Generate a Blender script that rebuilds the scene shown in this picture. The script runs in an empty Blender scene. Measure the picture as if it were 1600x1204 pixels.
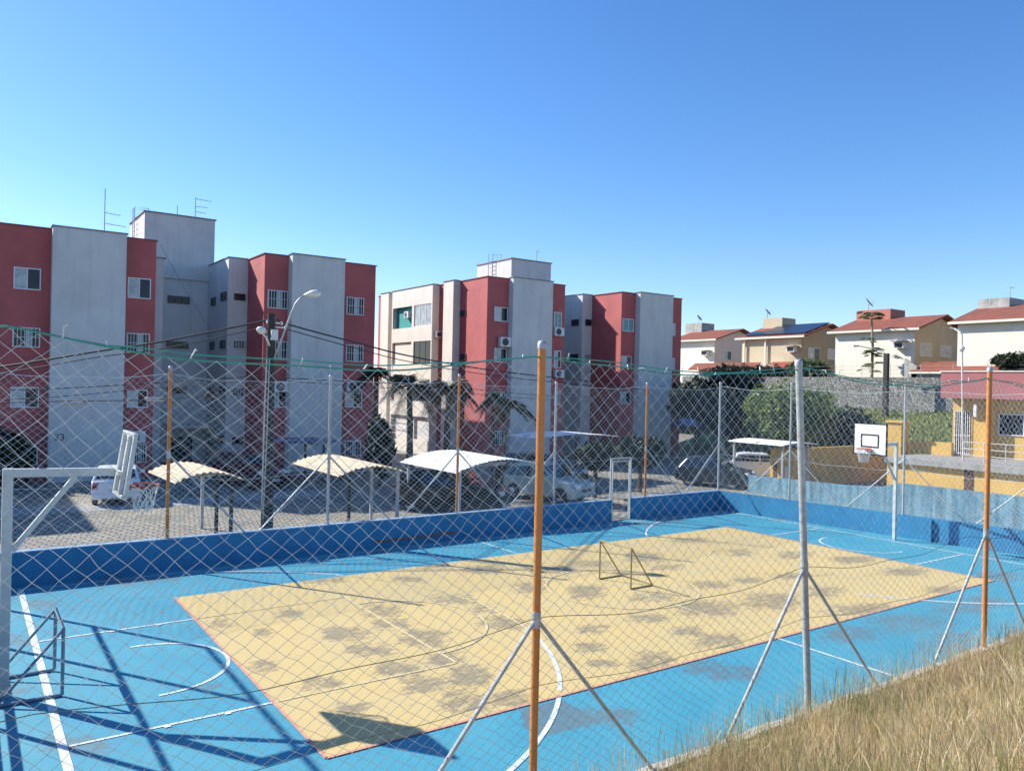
import bpy, math, random
import numpy as np
from mathutils import Vector, Matrix

R = math.radians
rnd = random.Random(7)
rng = np.random.default_rng(11)
scene = bpy.context.scene
COL = scene.collection

# ------------------------------------------------------------------ camera, sky, sun, exposure
CX, CY, CZ = -3.8397, -9.3999, 4.7536
YAW, ROLL, FPX = 0.610267, 0.0218659, 1226.99
fw = np.array([math.sin(YAW), math.cos(YAW), 0.0])
r0 = np.array([math.cos(YAW), -math.sin(YAW), 0.0])
u0 = np.array([0, 0, 1.0])
cr = math.cos(ROLL) * r0 + math.sin(ROLL) * u0
cu = -math.sin(ROLL) * r0 + math.cos(ROLL) * u0
CAMP = np.array([CX, CY, CZ])
cam_d = bpy.data.cameras.new('camera')
cam = bpy.data.objects.new('camera', cam_d)
COL.objects.link(cam)
m = Matrix(((cr[0], cu[0], -fw[0], CX), (cr[1], cu[1], -fw[1], CY), (cr[2], cu[2], -fw[2], CZ), (0, 0, 0, 1)))
cam.matrix_world = m
cam_d.sensor_width = 36.0
cam_d.lens = FPX * 36.0 / 1600.0
cam_d.clip_end = 6000
cam_d.clip_start = 0.1
scene.camera = cam

SUN = Vector((-0.78, 1.21, 1.0)).normalized()      # towards the sun
SUN_EL = math.asin(SUN.z)
SUN_AZ = math.atan2(SUN.x, SUN.y)
w = bpy.data.worlds.new('World'); scene.world = w; w.use_nodes = True
wn = w.node_tree.nodes; wl = w.node_tree.links; wn.clear()
wo = wn.new('ShaderNodeOutputWorld'); bg = wn.new('ShaderNodeBackground'); sk = wn.new('ShaderNodeTexSky')
sk.sky_type = 'NISHITA'; sk.sun_disc = False
sk.sun_elevation = SUN_EL; sk.sun_rotation = SUN_AZ
sk.air_density = 1.0; sk.dust_density = 0.25; sk.ozone_density = 2.8; sk.altitude = 0
bg.inputs['Strength'].default_value = 0.114
hs = wn.new('ShaderNodeHueSaturation'); hs.inputs['Saturation'].default_value = 1.20
wb = wn.new('ShaderNodeMix'); wb.data_type = 'RGBA'; wb.blend_type = 'MULTIPLY'; wb.inputs['Factor'].default_value = 1.0; wb.inputs['B'].default_value = (0.97, 0.99, 1.10, 1)   # the camera's cool daylight balance
wl.new(sk.outputs[0], wb.inputs['A']); wl.new(wb.outputs['Result'], hs.inputs['Color']); wl.new(hs.outputs[0], bg.inputs[0]); wl.new(bg.outputs[0], wo.inputs[0])
sd = bpy.data.lights.new('sun', 'SUN'); sd.energy = 5.0; sd.angle = R(0.53); sd.color = (1.0, 0.955, 0.87)
so = bpy.data.objects.new('sun', sd); COL.objects.link(so)
so.rotation_euler = SUN.to_track_quat('Z', 'Y').to_euler(); so.location = (-30, 40, 40)
scene.view_settings.view_transform = 'Standard'; scene.view_settings.look = 'None'
scene.view_settings.exposure = 0.70; scene.view_settings.gamma = 1.0

# ------------------------------------------------------------------ measuring helpers (points of real planes)
def ray(px, py):
    return fw + cr * (px - 800) / FPX - cu * (py - 602) / FPX
def PZ(px, py, z=0.0):
    d = ray(px, py); return CAMP + d * ((z - CZ) / d[2])
def PY(px, py, Y):
    d = ray(px, py); return CAMP + d * ((Y - CY) / d[1])
def PX(px, py, X):
    d = ray(px, py); return CAMP + d * ((X - CX) / d[0])

# ------------------------------------------------------------------ materials
MATS = {}
def mat(name, col, rough=0.6, var=0.0, vscale=4.0, col2=None, bump=0.0, bscale=30.0, metal=0.0, streak=0.0, spec=None, dirt=None, sth=0.52):
    if name in MATS: return MATS[name]
    mt = bpy.data.materials.new(name); mt.use_nodes = True
    nt = mt.node_tree; n = nt.nodes; l = nt.links
    b = n['Principled BSDF']
    b.inputs['Roughness'].default_value = rough; b.inputs['Metallic'].default_value = metal
    if spec is not None: b.inputs['Specular IOR Level'].default_value = spec
    c = (*col, 1)
    b.inputs['Base Color'].default_value = c
    out = None
    geo = n.new('ShaderNodeNewGeometry')
    if var > 0:
        no = n.new('ShaderNodeTexNoise'); no.inputs['Scale'].default_value = vscale; no.inputs['Detail'].default_value = 6; no.inputs['Roughness'].default_value = 0.62
        l.new(geo.outputs['Position'], no.inputs['Vector'])
        mx = n.new('ShaderNodeMix'); mx.data_type = 'RGBA'
        rm = n.new('ShaderNodeMapRange'); rm.inputs[1].default_value = 0.3; rm.inputs[2].default_value = 0.7
        l.new(no.outputs['Fac'], rm.inputs[0]); l.new(rm.outputs[0], mx.inputs['Factor'])
        c2 = col2 if col2 is not None else tuple(x * (1 - var) for x in col)
        c1 = col if col2 is not None else tuple(min(1, x * (1 + var * 0.5)) for x in col)
        mx.inputs['A'].default_value = (*c1, 1); mx.inputs['B'].default_value = (*c2, 1)
        out = mx.outputs['Result']
    if streak > 0:
        mp = n.new('ShaderNodeMapping'); mp.inputs['Scale'].default_value = (2.2, 2.2, 0.16)
        l.new(geo.outputs['Position'], mp.inputs['Vector'])
        ns = n.new('ShaderNodeTexNoise'); ns.inputs['Scale'].default_value = 1.6; ns.inputs['Detail'].default_value = 7; ns.inputs['Roughness'].default_value = 0.7
        l.new(mp.outputs[0], ns.inputs['Vector'])
        rs = n.new('ShaderNodeMapRange'); rs.inputs[1].default_value = sth; rs.inputs[2].default_value = sth + 0.26; rs.inputs[4].default_value = streak
        l.new(ns.outputs['Fac'], rs.inputs[0])
        m2 = n.new('ShaderNodeMix'); m2.data_type = 'RGBA'
        l.new(rs.outputs[0], m2.inputs['Factor'])
        if out is not None: l.new(out, m2.inputs['A'])
        else: m2.inputs['A'].default_value = c
        dc = dirt if dirt is not None else (0.16, 0.15, 0.13)
        m2.inputs['B'].default_value = (*dc, 1)
        out = m2.outputs['Result']
    if out is not None: l.new(out, b.inputs['Base Color'])
    if bump > 0:
        nb = n.new('ShaderNodeTexNoise'); nb.inputs['Scale'].default_value = bscale; nb.inputs['Detail'].default_value = 4
        l.new(geo.outputs['Position'], nb.inputs['Vector'])
        bp = n.new('ShaderNodeBump'); bp.inputs['Strength'].default_value = bump; bp.inputs['Distance'].default_value = 0.02
        l.new(nb.outputs['Fac'], bp.inputs['Height']); l.new(bp.outputs[0], b.inputs['Normal'])
    MATS[name] = mt
    return mt

def nodes_of(mt): return mt.node_tree.nodes, mt.node_tree.links, mt.node_tree.nodes['Principled BSDF']

def mat_court(name, col, col2, wearcol, wear2):
    """painted concrete: faded paint, worn patches from the 'wear' attribute broken up by fine noise"""
    mt = bpy.data.materials.new(name); mt.use_nodes = True
    n, l, b = nodes_of(mt); b.inputs['Roughness'].default_value = 0.62
    geo = n.new('ShaderNodeNewGeometry')
    def noise(s, d=6, r=0.6, vec=None):
        t = n.new('ShaderNodeTexNoise'); t.inputs['Scale'].default_value = s; t.inputs['Detail'].default_value = d; t.inputs['Roughness'].default_value = r
        l.new(vec if vec is not None else geo.outputs['Position'], t.inputs['Vector']); return t.outputs['Fac']
    def rng_(x, a, c, lo=0.0, hi=1.0):
        t = n.new('ShaderNodeMapRange'); t.inputs[1].default_value = a; t.inputs[2].default_value = c; t.inputs[3].default_value = lo; t.inputs[4].default_value = hi
        l.new(x, t.inputs[0]); return t.outputs[0]
    def mix(f, a, c):
        t = n.new('ShaderNodeMix'); t.data_type = 'RGBA'; l.new(f, t.inputs['Factor'])
        for s, v in (('A', a), ('B', c)):
            if isinstance(v, tuple): t.inputs[s].default_value = (*v, 1)
            else: l.new(v, t.inputs[s])
        return t.outputs['Result']
    def math_(op, a, c):
        t = n.new('ShaderNodeMath'); t.operation = op
        for i, v in enumerate((a, c)):
            if isinstance(v, (int, float)): t.inputs[i].default_value = v
            else: l.new(v, t.inputs[i])
        return t.outputs[0]
    base = mix(rng_(noise(0.7), 0.35, 0.68), col, col2)
    base = mix(rng_(noise(9, 8, 0.7), 0.5, 0.8, 0, 0.35), base, wear2)
    at = n.new('ShaderNodeAttribute'); at.attribute_name = 'wear'
    # brush-like scratches: noise stretched along the diagonal
    mp = n.new('ShaderNodeMapping'); mp.inputs['Rotation'].default_value = (0, 0, R(33)); mp.inputs['Scale'].default_value = (1.5, 7.5, 1)
    l.new(geo.outputs['Position'], mp.inputs['Vector'])
    sc = noise(1.6, 9, 0.72, mp.outputs[0])
    fine = noise(7, 10, 0.78)
    s = math_('ADD', at.outputs['Fac'], math_('MULTIPLY', math_('SUBTRACT', sc, 0.5), 2.3))
    s = math_('ADD', s, math_('MULTIPLY', math_('SUBTRACT', fine, 0.5), 2.0))
    f = rng_(s, 0.50, 0.86)
    f = math_('MULTIPLY', f, 0.66)
    out = mix(f, base, wearcol)
    l.new(out, b.inputs['Base Color'])
    bp = n.new('ShaderNodeBump'); bp.inputs['Strength'].default_value = 0.15; bp.inputs['Distance'].default_value = 0.01
    l.new(fine, bp.inputs['Height']); l.new(bp.outputs[0], b.inputs['Normal'])
    return mt

def mat_brick(name, c1, c2, mortar, bw, bh, msize=0.02, rot=0.0, rough=0.85, bump=0.5, offs=0.5):
    mt = bpy.data.materials.new(name); mt.use_nodes = True
    n, l, b = nodes_of(mt); b.inputs['Roughness'].default_value = rough
    geo = n.new('ShaderNodeNewGeometry')
    ns = n.new('ShaderNodeTexNoise'); ns.inputs['Scale'].default_value = 3.0; ns.inputs['Detail'].default_value = 3
    l.new(geo.outputs['Position'], ns.inputs['Vector'])
    va = n.new('ShaderNodeVectorMath'); va.operation = 'MULTIPLY_ADD'
    l.new(ns.outputs['Color'], va.inputs[0]); va.inputs[1].default_value = (0.10, 0.10, 0); l.new(geo.outputs['Position'], va.inputs[2])
    mp = n.new('ShaderNodeMapping'); mp.inputs['Rotation'].default_value = (0, 0, rot); l.new(va.outputs[0], mp.inputs['Vector'])
    br = n.new('ShaderNodeTexBrick'); l.new(mp.outputs[0], br.inputs['Vector'])
    br.inputs['Color1'].default_value = (*c1, 1); br.inputs['Color2'].default_value = (*c2, 1); br.inputs['Mortar'].default_value = (*mortar, 1)
    br.inputs['Scale'].default_value = 1.0; br.inputs['Brick Width'].default_value = bw; br.inputs['Row Height'].default_value = bh
    br.inputs['Mortar Size'].default_value = msize; br.inputs['Mortar Smooth'].default_value = 0.5; br.offset = offs
    n2 = n.new('ShaderNodeTexNoise'); n2.inputs['Scale'].default_value = 0.6; n2.inputs['Detail'].default_value = 6
    l.new(geo.outputs['Position'], n2.inputs['Vector'])
    mr = n.new('ShaderNodeMapRange'); mr.inputs[1].default_value = 0.35; mr.inputs[2].default_value = 0.7; mr.inputs[3].default_value = 1.08; mr.inputs[4].default_value = 0.72
    l.new(n2.outputs['Fac'], mr.inputs[0])
    mu = n.new('ShaderNodeVectorMath'); mu.operation = 'SCALE'; l.new(br.outputs['Color'], mu.inputs[0]); l.new(mr.outputs[0], mu.inputs['Scale'])
    l.new(mu.outputs[0], b.inputs['Base Color'])
    bp = n.new('ShaderNodeBump'); bp.inputs['Strength'].default_value = bump; bp.inputs['Distance'].default_value = 0.02; bp.invert = True
    l.new(br.outputs['Fac'], bp.inputs['Height']); l.new(bp.outputs[0], b.inputs['Normal'])
    MATS[name] = mt
    return mt

def mat_stone(name, dark, light, scale):
    mt = bpy.data.materials.new(name); mt.use_nodes = True
    n, l, b = nodes_of(mt); b.inputs['Roughness'].default_value = 0.9
    geo = n.new('ShaderNodeNewGeometry')
    v = n.new('ShaderNodeTexVoronoi'); v.inputs['Scale'].default_value = scale; l.new(geo.outputs['Position'], v.inputs['Vector'])
    v2 = n.new('ShaderNodeTexVoronoi'); v2.feature = 'DISTANCE_TO_EDGE'; v2.inputs['Scale'].default_value = scale; l.new(geo.outputs['Position'], v2.inputs['Vector'])
    sp = n.new('ShaderNodeSeparateColor'); l.new(v.outputs['Color'], sp.inputs[0])
    ns = n.new('ShaderNodeTexNoise'); ns.inputs['Scale'].default_value = 9; ns.inputs['Detail'].default_value = 6; l.new(geo.outputs['Position'], ns.inputs['Vector'])
    ad = n.new('ShaderNodeMath'); ad.operation = 'MULTIPLY_ADD'; l.new(sp.outputs[0], ad.inputs[0]); ad.inputs[1].default_value = 0.6
    l.new(ns.outputs['Fac'], ad.inputs[2])
    mr = n.new('ShaderNodeMapRange'); mr.inputs[1].default_value = 0.4; mr.inputs[2].default_value = 1.1; l.new(ad.outputs[0], mr.inputs[0])
    mx = n.new('ShaderNodeMix'); mx.data_type = 'RGBA'; l.new(mr.outputs[0], mx.inputs['Factor'])
    mx.inputs['A'].default_value = (*dark, 1); mx.inputs['B'].default_value = (*light, 1)
    ed = n.new('ShaderNodeMapRange'); ed.inputs[1].default_value = 0.0; ed.inputs[2].default_value = 0.12; l.new(v2.outputs['Distance'], ed.inputs[0])
    m2 = n.new('ShaderNodeMix'); m2.data_type = 'RGBA'; l.new(ed.outputs[0], m2.inputs['Factor'])
    m2.inputs['A'].default_value = (*[x * 0.8 for x in dark], 1); l.new(mx.outputs['Result'], m2.inputs['B'])
    l.new(m2.outputs['Result'], b.inputs['Base Color'])
    bp = n.new('ShaderNodeBump'); bp.inputs['Strength'].default_value = 0.8; bp.inputs['Distance'].default_value = 0.05
    l.new(ed.outputs[0], bp.inputs['Height']); l.new(bp.outputs[0], b.inputs['Normal'])
    MATS[name] = mt
    return mt

def mat_rooftile(name, c1, c2, along='X'):
    mt = bpy.data.materials.new(name); mt.use_nodes = True
    n, l, b = nodes_of(mt); b.inputs['Roughness'].default_value = 0.85
    geo = n.new('ShaderNodeNewGeometry')
    ns = n.new('ShaderNodeTexNoise'); ns.inputs['Scale'].default_value = 1.3; ns.inputs['Detail'].default_value = 8; ns.inputs['Roughness'].default_value = 0.7
    l.new(geo.outputs['Position'], ns.inputs['Vector'])
    mr = n.new('ShaderNodeMapRange'); mr.inputs[1].default_value = 0.35; mr.inputs[2].default_value = 0.7; l.new(ns.outputs['Fac'], mr.inputs[0])
    mx = n.new('ShaderNodeMix'); mx.data_type = 'RGBA'; l.new(mr.outputs[0], mx.inputs['Factor'])
    mx.inputs['A'].default_value = (*c1, 1); mx.inputs['B'].default_value = (*c2, 1)
    wv = n.new('ShaderNodeTexWave'); wv.bands_direction = along; wv.inputs['Scale'].default_value = 1.4; l.new(geo.outputs['Position'], wv.inputs['Vector'])
    m2 = n.new('ShaderNodeMix'); m2.data_type = 'RGBA'; m2.blend_type = 'MULTIPLY'; m2.inputs['Factor'].default_value = 0.35
    l.new(mx.outputs['Result'], m2.inputs['A']); l.new(wv.outputs['Color'], m2.inputs['B'])
    l.new(m2.outputs['Result'], b.inputs['Base Color'])
    bp = n.new('ShaderNodeBump'); bp.inputs['Strength'].default_value = 0.8; bp.inputs['Distance'].default_value = 0.06
    l.new(wv.outputs['Fac'], bp.inputs['Height']); l.new(bp.outputs[0], b.inputs['Normal'])
    MATS[name] = mt
    return mt

def mat_leaf(name, c1, c2, scale=1.3, rough=0.55, trans=0.25):
    mt = bpy.data.materials.new(name); mt.use_nodes = True
    n, l, b = nodes_of(mt); b.inputs['Roughness'].default_value = rough
    geo = n.new('ShaderNodeNewGeometry')
    ns = n.new('ShaderNodeTexNoise'); ns.inputs['Scale'].default_value = scale; ns.inputs['Detail'].default_value = 8; ns.inputs['Roughness'].default_value = 0.75
    l.new(geo.outputs['Position'], ns.inputs['Vector'])
    mr = n.new('ShaderNodeMapRange'); mr.inputs[1].default_value = 0.35; mr.inputs[2].default_value = 0.65; l.new(ns.outputs['Fac'], mr.inputs[0])
    mx = n.new('ShaderNodeMix'); mx.data_type = 'RGBA'; l.new(mr.outputs[0], mx.inputs['Factor'])
    mx.inputs['A'].default_value = (*c1, 1); mx.inputs['B'].default_value = (*c2, 1)
    l.new(mx.outputs['Result'], b.inputs['Base Color'])
    tr = n.new('ShaderNodeBsdfTranslucent'); l.new(mx.outputs['Result'], tr.inputs['Color'])
    ms = n.new('ShaderNodeMixShader'); ms.inputs[0].default_value = trans
    l.new(b.outputs[0], ms.inputs[1]); l.new(tr.outputs[0], ms.inputs[2]); l.new(ms.outputs[0], n['Material Output'].inputs['Surface'])
    MATS[name] = mt
    return mt

M = dict(
    red=mat('red_render', (0.46, 0.108, 0.105), 0.75, 0.22, 0.7, streak=0.5, dirt=(0.30, 0.09, 0.09)),
    grey=mat('grey_render', (0.615, 0.61, 0.59), 0.75, 0.12, 0.7, streak=0.42, dirt=(0.36, 0.36, 0.34), sth=0.50),
    cream=mat('cream_render', (0.69, 0.645, 0.565), 0.75, 0.10, 0.9, streak=0.40, dirt=(0.45, 0.41, 0.34)),
    coping=mat('coping_metal', (0.20, 0.21, 0.23), 0.5, 0.2, 2),
    redcoping=mat('red_coping', (0.20, 0.045, 0.06), 0.5, 0.2, 2),
    roofconc=mat('roof_concrete', (0.32, 0.32, 0.31), 0.9, 0.2, 1.2),
    glass=mat('window_glass', (0.018, 0.02, 0.035), 0.15, 0.3, 2, spec=0.3),
    paleglass=mat('pale_window_glass', (0.42, 0.46, 0.48), 0.2, 0.45, 2.6, spec=0.4),
    tealglass=mat('teal_window_curtain', (0.16, 0.30, 0.31), 0.35, 0.3, 5),
    curtain=mat('curtain_white', (0.62, 0.60, 0.58), 0.8, 0.25, 5),
    wframe=mat('window_frame_white', (0.72, 0.72, 0.72), 0.45, 0.05),
    dframe=mat('window_frame_dark', (0.06, 0.06, 0.08), 0.5, 0.1),
    teal=mat('teal_interior', (0.02, 0.30, 0.28), 0.7, 0.2, 2),
    acwhite=mat('ac_casing_white', (0.68, 0.68, 0.66), 0.5, 0.1, 6),
    acdark=mat('ac_grille_dark', (0.035, 0.04, 0.05), 0.5),
    wallblue=mat('court_wall_blue', (0.022, 0.215, 0.40), 0.6, 0.16, 1.6, streak=0.4, dirt=(0.02, 0.13, 0.27)),  # one blue paint for all the low court walls
    wallcap=mat('wall_cap_pale', (0.30, 0.45, 0.62), 0.7, 0.2, 4),
    white=mat('line_white', (0.74, 0.76, 0.76), 0.6, 0.25, 7, col2=(0.50, 0.58, 0.62)),
    fadewhite=mat('line_faded', (0.68, 0.60, 0.38), 0.6, 0.3, 6, col2=(0.58, 0.45, 0.20)),
    pink=mat('line_pink', (0.62, 0.20, 0.16), 0.6, 0.3, 8, col2=(0.60, 0.36, 0.22)),
    orange=mat('pole_orange', (0.53, 0.18, 0.03), 0.5, 0.3, 9, col2=(0.53, 0.235, 0.075), streak=0.7, dirt=(0.24, 0.10, 0.05), bump=0.15),
    galv=mat('pole_galvanised', (0.46, 0.47, 0.48), 0.48, 0.3, 12, metal=0.3, streak=0.5, dirt=(0.25, 0.22, 0.19)),
    white_steel=mat('white_painted_steel', (0.52, 0.55, 0.54), 0.45, 0.15, 5, streak=0.3, dirt=(0.42, 0.36, 0.28)),
    netnear=mat('net_cord_weathered', (0.58, 0.64, 0.66), 0.8, 0.3, 3),
    darkrope=mat('rope_olive', (0.15, 0.17, 0.11), 0.8, 0.3, 6),
    net=mat('net_cord_pale', (0.64, 0.69, 0.71), 0.8, 0.2, 3),
    green=mat('rope_green', (0.05, 0.30, 0.24), 0.7, 0.2, 8),
    kerb=mat('kerb_concrete', (0.50, 0.49, 0.45), 0.85, 0.25, 5, streak=0.3),
    conc=mat('grey_concrete', (0.34, 0.33, 0.31), 0.9, 0.3, 3, bump=0.3),
    soil=mat('dry_soil', (0.42, 0.33, 0.19), 0.95, 0.4, 2.5, bump=0.6, bscale=12),
    ground=mat('ground_earth', (0.17, 0.15, 0.10), 0.95, 0.35, 0.4),
    lawn=mat('slope_lawn', (0.24, 0.27, 0.07), 0.95, 0.5, 1.1, col2=(0.09, 0.115, 0.03), bump=1.0, bscale=9),
    black=mat('black_paint', (0.012, 0.012, 0.014), 0.35),
    pole=mat('dark_concrete_pole', (0.055, 0.05, 0.048), 0.9, 0.4, 6),
    rubber=mat('tyre_rubber', (0.02, 0.02, 0.02), 0.85),
    rim=mat('wheel_alloy', (0.42, 0.42, 0.42), 0.35, 0.1, 8, metal=0.6),
    carwhite=mat('car_white_paint', (0.78, 0.79, 0.80), 0.25, 0.03),
    carblack=mat('car_black_paint', (0.010, 0.011, 0.014), 0.16, spec=0.7),
    carteal=mat('car_pale_teal_paint', (0.33, 0.44, 0.43), 0.25, 0.05),
    cardark=mat('car_dark_grey_paint', (0.025, 0.028, 0.034), 0.18, spec=0.7),
    carglass=mat('car_glass', (0.015, 0.018, 0.022), 0.06, spec=0.8),
    taillight=mat('tail_light_red', (0.35, 0.01, 0.02), 0.2),
    headlight=mat('headlight_clear', (0.75, 0.78, 0.80), 0.1),
    plate=mat('number_plate', (0.55, 0.56, 0.56), 0.5, 0.1, 30),
    fibre=mat('fibre_cement_beige', (0.54, 0.455, 0.32), 0.85, 0.22, 3.5, streak=0.2),
    metalroof=mat('white_metal_roof', (0.86, 0.87, 0.88), 0.4, 0.05, 2),
    bluecanopy=mat('blue_canopy_sheet', (0.03, 0.09, 0.24), 0.4, 0.2, 2),
    rimorange=mat('hoop_rim_orange', (0.55, 0.09, 0.03), 0.45, 0.2, 9),
    goalblue=mat('goal_steel_bluegrey', (0.20, 0.27, 0.33), 0.45, 0.25, 9),
    goalolive=mat('goal_steel_ochre', (0.30, 0.23, 0.09), 0.6, 0.3, 9),
    yellowwall=mat('yellow_render', (0.63, 0.40, 0.10), 0.8, 0.14, 1.2, streak=0.45, dirt=(0.34, 0.22, 0.08)),
    oldblue=mat('faded_blue_render', (0.06, 0.23, 0.34), 0.85, 0.5, 6.5, col2=(0.24, 0.37, 0.43), streak=0.85, dirt=(0.035, 0.085, 0.12), sth=0.42),
    maroon=mat('maroon_fascia', (0.34, 0.12, 0.12), 0.7, 0.12, 1.0, streak=0.25, dirt=(0.22, 0.08, 0.08)),
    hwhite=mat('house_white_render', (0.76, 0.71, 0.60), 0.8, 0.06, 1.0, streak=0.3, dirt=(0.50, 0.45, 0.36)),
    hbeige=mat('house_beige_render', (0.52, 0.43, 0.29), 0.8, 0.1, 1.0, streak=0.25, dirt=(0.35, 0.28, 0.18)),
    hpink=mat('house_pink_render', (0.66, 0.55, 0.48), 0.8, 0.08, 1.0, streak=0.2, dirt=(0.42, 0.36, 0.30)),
    brickpink=mat('brick_red_render', (0.45, 0.16, 0.12), 0.8, 0.15, 2),
    oldconc=mat('stained_concrete', (0.42, 0.42, 0.39), 0.9, 0.3, 2, streak=0.95, dirt=(0.06, 0.06, 0.06)),
    solar=mat('solar_panel', (0.018, 0.03, 0.06), 0.3, 0.2, 3, spec=0.4),
    timber=mat('dark_timber', (0.10, 0.05, 0.03), 0.8, 0.2, 4),
    shutter=mat('window_shutter_pale', (0.60, 0.55, 0.45), 0.7, 0.1, 5),
    bark=mat('bark_brown', (0.10, 0.075, 0.05), 0.95, 0.4, 8, bump=0.6),
    palebark=mat('papaya_stem', (0.34, 0.28, 0.19), 0.9, 0.3, 8),
    wire=mat('cable_black', (0.02, 0.02, 0.022), 0.6),
    rust=mat('rusty_pipe', (0.34, 0.13, 0.06), 0.7, 0.3, 8),
    dish=mat('dish_grey', (0.35, 0.33, 0.33), 0.5),
)
M['slab'] = mat_court('court_blue_paint', (0.036, 0.262, 0.375), (0.065, 0.305, 0.40), (0.13, 0.145, 0.15), (0.13, 0.31, 0.39))
M['yel'] = mat_court('court_yellow_paint', (0.60, 0.45, 0.18), (0.555, 0.435, 0.205), (0.15, 0.135, 0.11), (0.50, 0.41, 0.22))
M['cobble'] = mat_brick('cobble_stone', (0.375, 0.34, 0.265), (0.285, 0.26, 0.205), (0.09, 0.08, 0.065), 0.30, 0.26, 0.03, R(12))
M['rubble'] = mat_stone('rubble_stone_wall', (0.11, 0.11, 0.105), (0.36, 0.355, 0.33), 4.4)
M['tile'] = mat_rooftile('clay_roof_tile', (0.36, 0.105, 0.06), (0.21, 0.075, 0.055), 'Y')
M['tilenew'] = mat_rooftile('bright_clay_tile', (0.42, 0.10, 0.06), (0.33, 0.09, 0.06), 'Y')
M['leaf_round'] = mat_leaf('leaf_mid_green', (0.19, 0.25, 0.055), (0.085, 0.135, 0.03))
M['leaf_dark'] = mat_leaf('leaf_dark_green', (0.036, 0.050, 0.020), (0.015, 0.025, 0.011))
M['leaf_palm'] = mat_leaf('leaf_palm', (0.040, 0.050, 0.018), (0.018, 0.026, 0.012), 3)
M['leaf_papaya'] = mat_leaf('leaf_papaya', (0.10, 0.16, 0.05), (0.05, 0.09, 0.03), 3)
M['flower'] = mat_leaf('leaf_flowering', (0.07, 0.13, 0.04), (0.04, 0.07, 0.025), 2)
M['grass_a'] = mat_leaf('grass_straw', (0.74, 0.60, 0.34), (0.56, 0.43, 0.22), 2.2, 0.7, 0.45)
M['grass_b'] = mat_leaf('grass_tan', (0.60, 0.45, 0.26), (0.44, 0.31, 0.18), 1.6, 0.7, 0.45)
M['grass_c'] = mat_leaf('grass_green', (0.34, 0.34, 0.13), (0.22, 0.24, 0.08), 1.6, 0.7, 0.45)
M['grass_d'] = mat_leaf('grass_bleached', (0.82, 0.74, 0.54), (0.70, 0.58, 0.36), 2.6, 0.7, 0.45)

# ------------------------------------------------------------------ object helpers
def root_loc(o):
    while o.parent is not None: o = o.parent
    return np.array(o.location)
def link_mesh(name, verts, faces, mats, parent=None, smooth=False, mat_idx=None):
    verts = np.asarray(verts, float)
    if parent is not None: verts = verts - root_loc(parent)
    me = bpy.data.meshes.new(name)
    me.from_pydata(verts.tolist(), [], faces if isinstance(faces, list) else faces.tolist())
    for mm in (mats if isinstance(mats, (list, tuple)) else [mats]): me.materials.append(mm)
    if mat_idx is not None: me.polygons.foreach_set('material_index', np.asarray(mat_idx, dtype=np.int32))
    if smooth: me.polygons.foreach_set('use_smooth', np.ones(len(me.polygons), dtype=bool))
    me.update()
    o = bpy.data.objects.new(name, me); COL.objects.link(o)
    if parent is not None: o.parent = parent
    return o
def tag(o, label=None, cat=None, group=None, kind=None):
    if label: o['label'] = label
    if cat: o['category'] = cat
    if group: o['group'] = group
    if kind: o['kind'] = kind
    return o
def thing(name, loc, label, cat, group=None, rz=0.0):
    o = bpy.data.objects.new(name, None); COL.objects.link(o)
    o.location = loc; o.rotation_euler = (0, 0, rz); o.empty_display_size = 0.3
    return tag(o, label, cat, group)
def copy_tree(o, parent=None):
    c = o.copy(); COL.objects.link(c)
    if parent is not None: c.parent = parent
    for ch in [x for x in bpy.data.objects if x.parent == o]: copy_tree(ch, c)
    return c

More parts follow.
